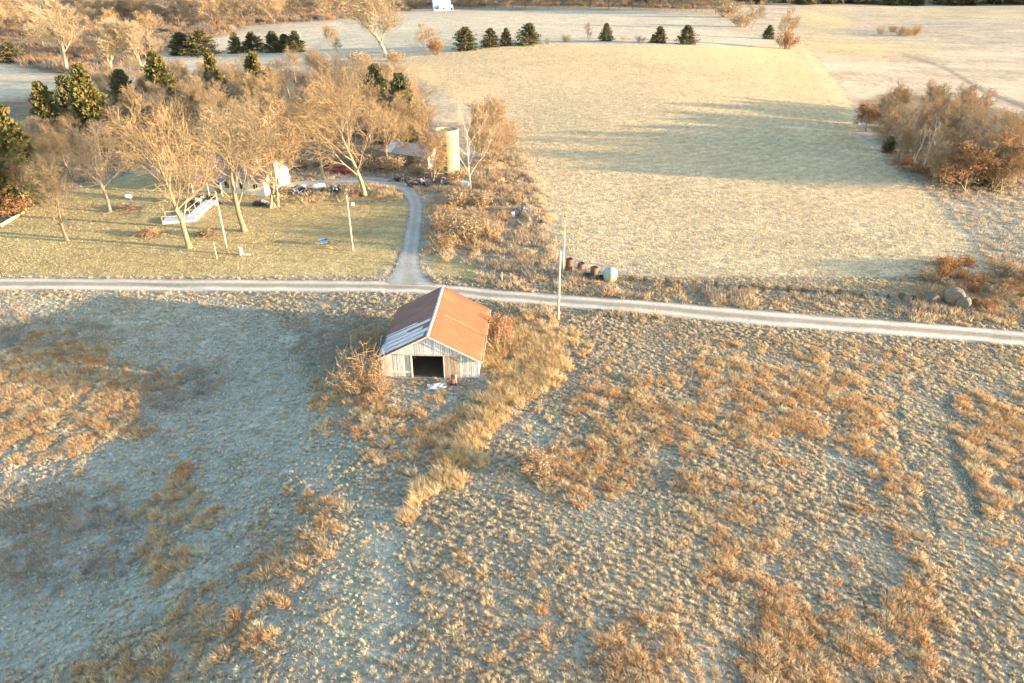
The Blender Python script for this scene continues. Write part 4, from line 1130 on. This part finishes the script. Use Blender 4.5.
def build_ramp():
    """switchback access ramp: a low deck, then a long flight up to the porch"""
    P = [ground(163, 224), ground(197, 221.5), ground(218, 203)]
    o = Vector(P[0]); t = thing('wooden_ramp', 'pale blue white railed wooden ramp leading up to the house porch', 'ramp', o)
    col = (.60, .62, .64); rail = (.50, .43, .35)
    a = Vector((0, 0, .28)); b = Vector(P[1]) - o + Vector((0, 0, .32)); c = Vector(P[2]) - o + Vector((0, 0, .65))
    for nm, p, q_, w in (('deck', a, b, 2.6), ('ramp_deck', b + Vector((-.3, .3, 0)), c, 1.9)):
        d = (q_ - p); L2 = d.length; dn = d.normalized(); n = Vector((-dn.y, dn.x, 0)).normalized()
        m = MB(); k = int(L2 / .2)
        for i in range(k):
            s0 = p + dn * (L2 * (i + .04) / k); s1 = p + dn * (L2 * (i + .96) / k)
            m.slab([s0, s1, s1 + n * w, s0 + n * w], .04, tuple(x * random.uniform(.9, 1.08) for x in col))
        m.slab([p - n * .03 - Vector((0, 0, .3)), q_ - n * .03 - Vector((0, 0, .3)), q_ - n * .03, p - n * .03], .03, col)
        dk = m.build(nm, MAT['paint'], t)
        for side_ in (0, w):
            m = MB()
            for hgt in (.88,): m.box(tuple((p + q_) / 2 + n * side_ + Vector((0, 0, hgt))), (L2, .05, .06), rail, (0, -math.asin(dn.z), math.atan2(dn.y, dn.x)))
            kk = max(2, int(L2 / 1.9))
            for i in range(kk + 1):
                s0 = p + dn * (L2 * i / kk) + n * side_
                m.box((s0.x, s0.y, s0.z + .28), (.07, .07, 1.22), rail)
            m.build('railing', MAT['paint'], t)
build_ramp()

# ------------------------------------------------------------------ other buildings
def build_shed():
    x, y, z = ground(412, 168)
    t = thing('shed', 'low grey roofed shed with a white end showing through the trees left of the silo', 'shed', (x, y + 4, z), R(-28))
    m = MB()
    for c, d in (((0, -2.5, 1.2), (10, .12, 2.4)), ((0, 2.5, 1.2), (10, .12, 2.4))):
        m.box(c, d, (.42, .36, .28))
    m.build('wall', MAT['plank'], t)
    for sx in (-1, 1):
        m = MB(); m.box((sx * 5.0, 0, 1.2), (.12, 5.1, 2.4), (.72, .68, .6)); m.add([(sx * 5.07, -2.55, 2.4), (sx * 5.07, 2.55, 2.4), (sx * 5.07, 0, 3.9)], [(0, 1, 2)], (.72, .68, .6)); m.build('gable_wall', MAT['plank'], t)
    for s in (-1, 1):
        m = MB(); p = [(-5.4, s * 2.9, 2.2), (5.4, s * 2.9, 2.2), (5.4, 0, 3.95), (-5.4, 0, 3.95)]; m.slab(p if s < 0 else p[::-1], .06, (.48, .43, .38)); m.build('roof', MAT['metal'], t)
    m = MB(); m.slab([(-5.3, -2.85, 2.31), (-3.6, -2.85, 2.31), (-3.6, -.4, 3.78), (-5.3, -.4, 3.78)], .03, (.80, .78, .72)); m.build('roof_sheet', MAT['metal'], t)
    m = MB(); m.box((1, -2.58, 1.05), (1.6, .06, 2.1), (.2, .15, .1)); m.build('door', MAT['plank'], t)
build_shed()

def build_far_house():
    x, y, z = ground(441, 11)
    t = thing('farm_building', 'distant pale blue building with a white lower roof at the top of the photo', 'building', (x, y + 6, z), R(12))
    s = scale_at(x, y, z); W = 17 * s; m = MB()
    m.box((0, 0, 3), (W, 9, 6), (.45, .56, .66)); m.build('wall', MAT['paint'], t)
    for k in (-1, 1):
        m = MB(); p = [(-W / 2 - .5, k * 5.2, 5.6), (W / 2 + .5, k * 5.2, 5.6), (W / 2 + .5, 0, 8.4), (-W / 2 - .5, 0, 8.4)]; m.slab(p if k < 0 else p[::-1], .15, (.50, .62, .72)); m.build('roof', MAT['metal'], t)
    m = MB(); m.slab([(-W * .2, -9, 2.6), (W * .62, -9, 2.6), (W * .62, -4.4, 4.6), (-W * .2, -4.4, 4.6)], .12, (.82, .84, .86)); m.build('porch_roof', MAT['metal'], t)
    for px in (-W * .18, W * .2, W * .6):
        m = MB(); m.box((px, -8.8, 1.3), (.25, .25, 2.6), (.8, .8, .8)); m.build('porch_post', MAT['paint'], t)
    for px in (-W * .3, W * .1):
        m = MB(); m.box((px, -4.53, 1.6), (1.2, .08, 1.4), (.05, .06, .08)); m.build('window', MAT['glass'], t)
build_far_house()

# ------------------------------------------------------------------ red car
def build_car():
    x, y, z = ground(340, 174)
    t = thing('parked_car', 'dark red car parked under the trees behind the scrap heaps', 'car', (x, y + 1, z), R(-12))
    L_, W = 4.6, 1.75; red = (.36, .012, .03)
    prof = [(-2.3, .35), (-2.32, .75), (-2.2, .9), (-1.25, .98), (1.0, 1.0), (1.3, .98), (2.15, .82), (2.3, .65), (2.28, .35)]
    m = MB(); n = len(prof)
    vs = [(px, -W / 2 * (1 if pz < .8 else .95), pz) for px, pz in prof] + [(px, W / 2 * (1 if pz < .8 else .95), pz) for px, pz in prof]
    m.add(vs, [tuple(range(n))[::-1], tuple(range(n, 2 * n))] + [(i, i + 1, n + i + 1, n + i) for i in range(n - 1)] + [(n - 1, 0, n, 2 * n - 1)], red)
    m.build('body', MAT['car'], t)
    cab = [(-1.5, .97), (-.95, 1.42), (.25, 1.45), (1.15, .99)]
    m = MB(); vs = [(a, -.80 if b < 1.2 else -.62, b) for a, b in cab] + [(a, .80 if b < 1.2 else .62, b) for a, b in cab]
    m.add(vs, [(1, 2, 6, 5), (3, 2, 1, 0), (4, 5, 6, 7)], red); m.build('cabin', MAT['car'], t)
    m = MB(); m.slab([(1.13, -.72, 1.01), (1.13, .72, 1.01), (.3, .58, 1.44), (.3, -.58, 1.44)], .015, (.03, .035, .045)); m.build('windscreen', MAT['glass'], t)
    m = MB(); m.slab([(-1.48, .72, .99), (-1.48, -.72, .99), (-.98, -.58, 1.41), (-.98, .58, 1.41)], .015, (.03, .035, .045)); m.build('rear_window', MAT['glass'], t)
    for s in (-1, 1):
        m = MB(); p = [(-1.25, s * .79, 1.05), (.85, s * .79, 1.05), (.2, s * .66, 1.39), (-.9, s * .66, 1.39)]; m.slab(p if s < 0 else p[::-1], .02, (.03, .035, .045)); m.build('side_window', MAT['glass'], t)
        m = MB(); m.blob((2.25, s * .6, .68), .12, (.7, .68, .6), (.5, 1.4, .8), 0); m.build('headlight', MAT['glass'], t)
        m = MB(); m.box((-2.31, s * .65, .72), (.05, .3, .14), (.4, .02, .02)); m.build('tail_light', MAT['paint'], t)
        for wx in (-1.4, 1.4):
            m = MB(); rr = .33
            ring = [(wx + rr * math.cos(a) , s * .80, .33 + rr * math.sin(a)) for a in np.linspace(0, 2 * math.pi, 15)[:-1]]
            ring2 = [(p[0], s * .90, p[2]) for p in ring]; k = 14
            m.add(ring + ring2, [tuple(range(k)), tuple(range(k, 2 * k))] + [(i, (i + 1) % k, k + (i + 1) % k, k + i) for i in range(k)], (.03, .03, .03)); w = m.build('wheel', MAT['scrap'], t)
            m = MB(); m.add([(wx + .18 * math.cos(a), s * .905, .33 + .18 * math.sin(a)) for a in np.linspace(0, 2 * math.pi, 11)[:-1]], [tuple(range(10))], (.4, .4, .4)); m.build('hubcap', MAT['metal'], w)
    m = MB(); m.box((2.31, 0, .42), (.08, 1.6, .16), (.12, .02, .03)); m.build('bumper', MAT['car'], t)
build_car()

# ------------------------------------------------------------------ scrap and yard things
def heap(label, u, v, w, d, h, n, seed, pal_, group=None, rz=0):
    x, y, z = ground(u, v); q = random.Random(seed)
    t = thing('scrap_heap', label, 'scrap heap', (x, y, z), rz, group)
    for part, k in (('sheets', n // 2), ('boxes', n // 3), ('pipes', n // 4)):
        m = MB()
        for i in range(k):
            px = q.gauss(0, .28) * w; py = q.gauss(0, .28) * d; fall = max(0, 1 - (px / w * 1.6) ** 2 - (py / d * 1.6) ** 2); pz = q.uniform(.05, .2 + h * fall); c = pal_[q.randrange(len(pal_))]
            r = (q.gauss(0, .6), q.gauss(0, .6), q.uniform(0, 6))
            if part == 'sheets': m.box((px, py, pz), (q.uniform(.4, 1.3), q.uniform(.3, .9), .03), c, r)
            elif part == 'boxes': m.box((px, py, pz), (q.uniform(.25, .7), q.uniform(.25, .6), q.uniform(.2, .5)), c, (r[0] * .5, r[1] * .5, r[2]), q.uniform(.7, 1))
            else:
                dd = Vector((q.gauss(0, 1), q.gauss(0, 1), q.gauss(0, .4))).normalized() * q.uniform(.4, 1.1); p = Vector((px, py, pz + .1)); m.tube([p - dd, p + dd], .04, c, 6)
        m.build(part, MAT['scrap'], t)
    m = MB()
    for i in range(3):
        cx, cy = q.gauss(0, .3) * w, q.gauss(0, .3) * d; R_, r_ = .34, .12
        ring = []
        for a in range(12):
            for b in range(6):
                A, B = a * math.pi / 6, b * math.pi / 3; ring.append((cx + (R_ + r_ * math.cos(B)) * math.cos(A), cy + (R_ + r_ * math.cos(B)) * math.sin(A), .15 + q.random() * .01 + i * .1 + r_ * math.sin(B)))
        m.add(ring, [(a * 6 + b, ((a + 1) % 12) * 6 + b, ((a + 1) % 12) * 6 + (b + 1) % 6, a * 6 + (b + 1) % 6) for a in range(12) for b in range(6)], (.035, .035, .04))
    m.build('tyres', MAT['scrap'], t)
BLK = [(.06, .07, .09), (.10, .11, .14), (.05, .05, .06), (.16, .18, .22), (.30, .32, .36), (.14, .10, .08)]
MIX = BLK + [(.45, .48, .52), (.20, .12, .08), (.28, .20, .14)]
heap('black scrap heap with grey sheets left of the white tank', 299, 193, 5.2, 2.2, 1.0, 60, 1, BLK)
heap('dark scrap heap right of the white tank, in front of the red car', 334, 192, 4.6, 2.0, .9, 50, 2, BLK + [(.30, .26, .22)])
heap('small dark pile at the foot of the many stemmed tree near the house', 262, 205, 2.6, 1.2, .6, 24, 3, BLK)
heap('scrap heap with a pale blue chair on top at the driveway\'s end', 419, 186, 4.2, 2.0, 1.1, 50, 4, MIX + [(.36, .52, .60)])
heap('dark scrap heap nearest the driveway bend, left of the pale blue one', 402, 181, 3.6, 1.6, 1.0, 40, 5, BLK)
heap('dark clutter against the foot of the silo', 442, 184, 4.0, 1.6, 1.0, 44, 6, MIX)
heap('grey blue junk pile in the weeds between the driveway and the hay field', 522, 214, 2.6, 2.0, .9, 36, 7, [(.16, .18, .26), (.26, .28, .36), (.6, .6, .62), (.10, .10, .13)])
heap('dark junk in the weeds below the grey blue junk pile', 536, 224, 2.2, 1.6, .7, 26, 8, [(.14, .14, .19), (.22, .22, .27), (.10, .09, .10)])
heap('heap of rusty orange boards in the weeds near the white barked tree', 500, 184, 3.4, 1.6, .5, 24, 9, [(.50, .26, .12), (.42, .24, .13), (.55, .36, .2)])
heap('clutter of toys and pots beside the wooden ramp in front of the porch', 205, 203, 4.4, 2.4, 1.2, 56, 10, [(.04, .05, .05), (.07, .08, .07), (.5, .48, .44), (.35, .30, .2), (.12, .1, .08)])

def tank(label, u, v, ln, r, col, rz, tilt=0.0, name='tank'):
    x, y, z = ground(u, v)
    t = thing(name, label, 'tank', (x, y, z), rz)
    m = MB(); n = 16; prof = [(0, -ln / 2), (r * .55, -ln / 2 + r * .15), (r * .9, -ln / 2 + r * .5), (r, -ln / 2 + r), (r, ln / 2 - r), (r * .9, ln / 2 - r * .5), (r * .55, ln / 2 - r * .15), (0, ln / 2)]
    m.lathe(prof, col, n); m.v = [(p[2], p[0], p[1] + r + .12) for p in m.v]; m.build('shell', MAT['paint'], t, True)
    for sx in (-1, 1):
        m = MB(); m.box((sx * ln * .28, 0, .08), (.12, r * 1.6, .24), (.3, .28, .26)); m.build('foot', MAT['metal'], t)
    m = MB(); m.lathe([(0, 0), (.12, 0), (.12, .14), (.06, .18), (0, .18)], (.5, .48, .45), 10, (0, 0, 2 * r + .1)); m.build('valve_cap', MAT['metal'], t)
tank('white rounded tank lying at a slant between the dark scrap heaps', 319, 190, 2.5, .5, (.80, .80, .78), R(38))
tank('small white tank standing on the shaded back lawn behind the leaning trees', 129, 199, 1.3, .38, (.8, .8, .8), 0)

def crate(label, u, v, d, col, rz, name, cat):
    x, y, z = ground(u, v); t = thing(name, label, cat, (x, y, z), rz)
    m = MB(); m.box((0, 0, d[2] / 2 + .1), d, col, (0, 0, 0), .96); m.build('body', MAT['paint'], t)
    m = MB(); m.box((0, 0, d[2] + .12), (d[0] * 1.04, d[1] * 1.04, .07), tuple(min(.85, c * 1.1) for c in col)); m.build('lid', MAT['paint'], t)
    m = MB(); m.box((0, 0, .05), (d[0] * .8, d[1] * .8, .1), (.1, .1, .1)); m.build('base', MAT['scrap'], t)
    m = MB(); m.box((0, -d[1] / 2 - .02, d[2] * .6), (d[0] * .3, .04, .05), (.3, .3, .3)); m.build('handle', MAT['metal'], t)
crate('pale blue white freezer chest at the foot of the white barked tree', 466, 188, (1.6, .9, 1.0), (.62, .72, .76), R(-25), 'freezer_chest', 'freezer')
crate('small white box on the lawn edge near the driveway pole', 353, 206, (.5, .4, .4), (.8, .78, .74), .3, 'white_box', 'box')

def red_machine():
    x, y, z = ground(454, 205); t = thing('garden_tractor', 'faded red machine with a white panel sunk in the tan bushes by the driveway', 'machine', (x, y, z), R(20))
    m = MB(); m.box((0, 0, .75), (1.7, .8, .5), (.50, .12, .12), taper=.9); m.build('body', MAT['car'], t)
    m = MB(); m.box((-.4, 0, 1.25), (.6, .7, .12), (.75, .7, .68)); m.box((-.68, 0, 1.5), (.1, .7, .5), (.75, .7, .68)); m.build('seat', MAT['paint'], t)
    m = MB(); m.tube([(.2, 0, .95), (0, 0, 1.35)], .03, (.1, .1, .1), 6); m.lathe([(.18, 0), (.2, .02), (.18, .04)], (.05, .05, .05), 12, (0, 0, 1.35)); m.build('steering_wheel', MAT['scrap'], t)
    for sx, r in ((-.6, .42), (.6, .28)):
        for sy in (-1, 1):
            m = MB(); k = 14; ring = [(sx + r * math.cos(a), sy * .45, r + r * math.sin(a)) for a in np.linspace(0, 2 * math.pi, k + 1)[:-1]]
            m.add(ring + [(p[0], sy * .65, p[2]) for p in ring], [tuple(range(k)), tuple(range(k, 2 * k))] + [(i, (i + 1) % k, k + (i + 1) % k, k + i) for i in range(k)], (.04, .04, .04)); m.build('wheel', MAT['scrap'], t)
red_machine()

def wheelbarrow():
    x, y, z = ground(323, 245); t = thing('wheelbarrow', 'blue wheelbarrow on bare orange dirt in the middle of the lawn', 'wheelbarrow', (x, y, z), R(25))
    m = MB(); m.add([(-.55, -.38, .85), (.75, -.45, .8), (.75, .45, .8), (-.55, .38, .85), (-.3, -.2, .35), (.35, -.22, .35), (.35, .22, .35), (-.3, .2, .35)], [(4, 5, 6, 7), (0, 1, 5, 4), (1, 2, 6, 5), (2, 3, 7, 6), (3, 0, 4, 7)], (.06, .16, .34)); o = m.build('tray', MAT['car'], t)
    md = o.modifiers.new('thick', 'SOLIDIFY'); md.thickness = .03
    for s in (-1, 1):
        m = MB(); m.tube([(.75, s * .08, .3), (-.3, s * .26, .36), (-1.1, s * .32, .62)], .03, (.35, .24, .14), 6); m.build('handle', MAT['plank'], t)
        m = MB(); m.tube([(-.3, s * .26, .36), (-.42, s * .28, 0)], .025, (.1, .1, .1), 6); m.build('leg', MAT['metal'], t)
    m = MB(); k = 14; r = .22; ring = [(.85 + r * math.cos(a), -.05, r + r * math.sin(a)) for a in np.linspace(0, 2 * math.pi, k + 1)[:-1]]
    m.add(ring + [(p[0], .05, p[2]) for p in ring], [tuple(range(k)), tuple(range(k, 2 * k))] + [(i, (i + 1) % k, k + (i + 1) % k, k + i) for i in range(k)], (.04, .04, .04)); m.build('wheel', MAT['scrap'], t)
wheelbarrow()
def mound(label, u, v, w, d, h, col, seed, name='dirt_mound', cat='mound'):
    x, y, z = ground(u, v); m = MB(); m.blob((0, 0, 0), 1, col, (w / 2, d / 2, h), .22, 16, 10, seed); o = m.build(name, MAT['bale'], smooth=False); o.location = (x, y, z); return tag(o, label, cat)
mound('patch of bare orange dirt under the blue wheelbarrow', 327, 248, 2.0, 1.2, .14, (.46, .28, .13), 1)

def brush(label, u, v, w, h, seed, col):
    x, y, z = ground(u, v); q = random.Random(seed); m = MB(); K = MB()
    t = thing('brush_pile', label, 'brush pile', (x, y, z))
    for i in range(150):
        p = Vector((q.gauss(0, .25) * w, q.gauss(0, .18) * w, 0)); p.z = q.uniform(.03, h * max(.15, 1 - (p.length / w * 1.7) ** 2)); d = Vector((q.gauss(0, 1), q.gauss(0, 1), q.gauss(0, .35))).normalized() * q.uniform(.3, .8)
        m.tube([p - d, p + d * .2 + Vector((0, 0, q.gauss(0, .08))), p + d], [.03, .022, .01], tuple(c * q.uniform(.7, 1.2) for c in col), 4)
    for i in range(260):
        p = Vector((q.gauss(0, .28) * w, q.gauss(0, .2) * w, 0)); p.z = q.uniform(.02, h * max(.1, .9 - (p.length / w * 1.7) ** 2)); a = Vector((q.gauss(0, 1), q.gauss(0, 1), q.gauss(0, .5))).normalized() * .13; b = a.cross(Vector((0, 0, 1))) * .6
        K.add([p - a, p + b, p + a, p - b], [(0, 1, 2, 3)], tuple(c * q.uniform(.7, 1.3) for c in (.42, .22, .10)))
    m.build('branches', MAT['twig'], t); K.build('dead_leaves', MAT['leaf'], t)
brush('brush pile of rusty branches on the lawn left of the tall sunlit tree', 148, 235, 3.4, .9, 1, (.34, .22, .15))
brush('brush pile on the lawn between the tall sunlit tree and the pole', 206, 235, 3.0, .9, 2, (.30, .21, .14))
brush('low heap of dead branches on the shaded lawn under the vase shaped tree', 128, 209, 5.0, .7, 3, (.26, .19, .14))
brush('brush pile with rusty leaves under the big tree by the driveway', 358, 195, 3.0, .9, 4, (.44, .26, .16))
def log(label, a, b, r, col):
    p = Vector(ground(*a)); q_ = Vector(ground(*b)); m = MB(); d = q_ - p
    t = thing('fallen_log', label, 'log', p)
    m.tube([Vector((0, 0, r * .8)), d * .5 + Vector((0, 0, r)), d + Vector((0, 0, r))], [r, r * .9, r * .7], col, 9, True); m.build('trunk', MAT['bark'], t, True)
    m = MB(); dn = d.normalized(); s = Vector((-dn.y, dn.x, .5)); m.tube([d * .6 + Vector((0, 0, r)), d * .6 + s * 1.1], [r * .4, r * .15], col, 6, True); m.build('branch_stub', MAT['bark'], t, True)
log('pale fallen log at the left end of the lawn beside the brush', (1, 227), (24, 214), .28, (.56, .43, .27))
def stump():
    x, y, z = ground(241.5, 255); t = thing('tree_stump', 'tall pale broken tree stump on the lawn right of the pole', 'stump', (x, y, z))
    m = MB(); m.lathe([(.34, -.1), (.27, .25), (.24, .8), (.22, 1.15), (.10, 1.05), (0, .95)], (.70, .62, .50), 12); m.build('trunk', MAT['bark'], t)
    m = MB(); m.tube([(.3, -.2, .12), (.9, -.3, .2), (1.4, -.15, .14)], [.16, .14, .10], (.62, .52, .38), 8, True); m.build('fallen_limb', MAT['bark'], t)
stump()

# roadside corner of the hay field: rusty bins, tyres and a pale tank on a block
def drum(label, u, v, r, h, col, seed, rz=0):
    x, y, z = ground(u, v); t = thing('rusty_drum', label, 'drum', (x, y, z), rz)
    m = MB(); pr = [(0, 0), (r, 0), (r, h * .32), (r * 1.05, h * .34), (r, h * .36), (r, h * .64), (r * 1.05, h * .66), (r, h * .68), (r, h), (r * .93, h), (r * .93, h - .06), (0, h - .06)]
    m.lathe(pr, col, 18); m.build('shell', MAT['scrap'], t)
    m = MB(); m.lathe([(r * .96, h), (r * 1.03, h + .02), (r * .96, h + .05)], tuple(c * .6 for c in col), 18); m.build('rim', MAT['scrap'], t)
drum('tall rusty brown drum beside the thin pole at the hay field corner', 569, 270, .48, 1.6, (.17, .08, .055), 1)
drum('low rusty drum just right of the tall one at the hay field corner', 581, 269, .5, .8, (.20, .12, .09), 2)
drum('rusty drum with a pale band left of the pale round tank', 594, 274, .5, .95, (.19, .11, .08), 3)
def round_tank():
    x, y, z = ground(610, 280); t = thing('water_tank', 'pale blue green round tank with a yellowed foot at the hay field corner', 'tank', (x, y, z))
    m = MB(); m.lathe([(.85, 0), (.88, .1), (.88, .55)], (.52, .34, .13), 22); m.build('base', MAT['paint'], t, True)
    m = MB(); m.lathe([(.88, .55), (.9, 1.2), (.82, 1.45), (.5, 1.62), (.2, 1.68), (0, 1.68)], (.32, .385, .365), 22); m.build('shell', MAT['paint'], t, True)
    m = MB(); m.lathe([(.22, 1.66), (.22, 1.76), (0, 1.78)], (.3, .36, .36), 14); m.build('lid', MAT['paint'], t)
round_tank()
def tyre(label, u, v):
    x, y, z = ground(u, v); m = MB(); ring = []; R_, r_ = .5, .2
    for a in range(18):
        for b in range(8):
            A, B = a * math.pi / 9, b * math.pi / 4; ring.append(((R_ + r_ * math.cos(B)) * math.cos(A), (R_ + r_ * math.cos(B)) * math.sin(A), .2 + r_ * math.sin(B)))
    m.add(ring, [(a * 8 + b, ((a + 1) % 18) * 8 + b, ((a + 1) % 18) * 8 + (b + 1) % 8, a * 8 + (b + 1) % 8) for a in range(18) for b in range(8)], (.04, .045, .05))
    o = m.build('old_tyre', MAT['scrap'], smooth=True); o.location = (x, y, z); tag(o, label, 'tyre')
tyre('dark old tyre lying in front of the rusty drums', 588, 276.5)
tyre('dark old tyre at the left foot of the pale round tank', 601, 279)

# weathered round bales in the brush by the road's right end
def bale(label, u, v, r, ln, rz, seed, col):
    x, y, z = ground(u, v); q = random.Random(seed); t = thing('round_bale', label, 'hay bale', (x, y, z), rz)
    m = MB(); n, k = 26, 12; vs = []
    for i in range(k + 1):
        yy = (i / k - .5) * ln; e = 1 - .12 * abs(2 * i / k - 1) ** 4
        for a in range(n):
            A = 2 * math.pi * a / n; rr = r * e * (1 + .05 * (q.random() * 2 - 1)); vs.append((rr * 1.05 * math.cos(A), yy, max(-.05, r * .86 + rr * .94 * math.sin(A))))
    m.add(vs, [(i * n + a, i * n + (a + 1) % n, (i + 1) * n + (a + 1) % n, (i + 1) * n + a) for i in range(k) for a in range(n)], col); m.build('roll', MAT['bale'], t)
    for s in (-1, 1):
        m = MB(); rings = []
        for j, f in enumerate((.88, .66, .44, .22)):
            for a in range(n): A = 2 * math.pi * a / n; rings.append((r * f * 1.05 * math.cos(A), s * (ln / 2 + .04 * (j % 2) + .02), max(-.05, r * .86 + r * f * .94 * math.sin(A))))
        fs = [(j * n + a, j * n + (a + 1) % n, (j + 1) * n + (a + 1) % n, (j + 1) * n + a) for j in range(3) for a in range(n)] + [tuple(3 * n + a for a in range(n))]
        m.add(rings, fs, tuple(c * .9 for c in col)); m.build('end', MAT['bale'], t)
bale('weathered grey round bale at the left of the rotting bales, sunk in brush', 930, 303, .75, 1.3, R(20), 1, (.16, .14, .115))
bale('tallest weathered round bale, its top pale in the sun, in the brush', 952, 303, 1.1, 1.5, R(-25), 2, (.24, .20, .15))
bale('small slumped round bale at the lower right of the rotting bales', 962, 307, .75, 1.2, R(-40), 3, (.22, .19, .145))

# field fence running up the hay field's left side: wooden posts
for i, (u, v) in enumerate([(556, 262), (556, 244), (551, 225), (546, 205), (538, 186), (527, 170), (515, 156)]):
    x, y, z = ground(u, v); m = MB(); m.tube([(0, 0, -.2), (0, 0, .7), (.02, 0, 1.3)], [.07, .065, .055], (.40, .33, .25), 7, True)
    o = m.build('fence_post', MAT['bark']); o.location = (x, y, z); o.rotation_euler = (R(trng.uniform(-4, 4)), R(trng.uniform(-5, 5)), 0)
    tag(o, 'small grey fence post along the hay field\'s left edge', 'post', 'fence posts along the hay field')
# ------------------------------------------------------------------ light, air, camera
SUN_EL, SUN_AZ = R(6.4), R(101)          # azimuth from +Y towards +X: low, from the right, a little behind the camera
w = bpy.data.worlds.new('World'); sc.world = w; w.use_nodes = True
nt = w.node_tree; bg = nt.nodes['Background']
sky = nt.nodes.new('ShaderNodeTexSky'); sky.sky_type = 'NISHITA'; sky.sun_disc = False
sky.sun_elevation = SUN_EL; sky.sun_rotation = SUN_AZ; sky.altitude = 200; sky.air_density = 1.0; sky.dust_density = 1.0; sky.ozone_density = 1.4
L(nt, sky.outputs[0], bg.inputs[0]); bg.inputs[1].default_value = .15
ld = bpy.data.lights.new('sun', 'SUN'); ld.energy = 3.5; ld.angle = R(.6); ld.color = (1.0, .77, .50)
so = bpy.data.objects.new('sun', ld); C.objects.link(so)
d = Vector((math.sin(SUN_AZ) * math.cos(SUN_EL), math.cos(SUN_AZ) * math.cos(SUN_EL), math.sin(SUN_EL)))
so.rotation_euler = d.to_track_quat('Z', 'Y').to_euler(); so.location = d * 200

cd = bpy.data.cameras.new('camera'); cd.sensor_width = 36; cd.lens = F * 36 / 1024; cd.clip_start = .5; cd.clip_end = 6000
co = bpy.data.objects.new('camera', cd); C.objects.link(co); co.location = (0, 0, CAMH); co.rotation_euler = (R(90) - PITCH, 0, 0)
sc.camera = co
sc.view_settings.view_transform = 'Standard'; sc.view_settings.look = 'None'; sc.view_settings.gamma = 1
sc.view_settings.exposure = 2.52
sc.render.resolution_x, sc.render.resolution_y = 1024, 683
sc.cycles.max_bounces = 6; sc.cycles.diffuse_bounces = 3; sc.cycles.transparent_max_bounces = 4
sc.cycles.use_denoising = True
sc.render.film_transparent = False
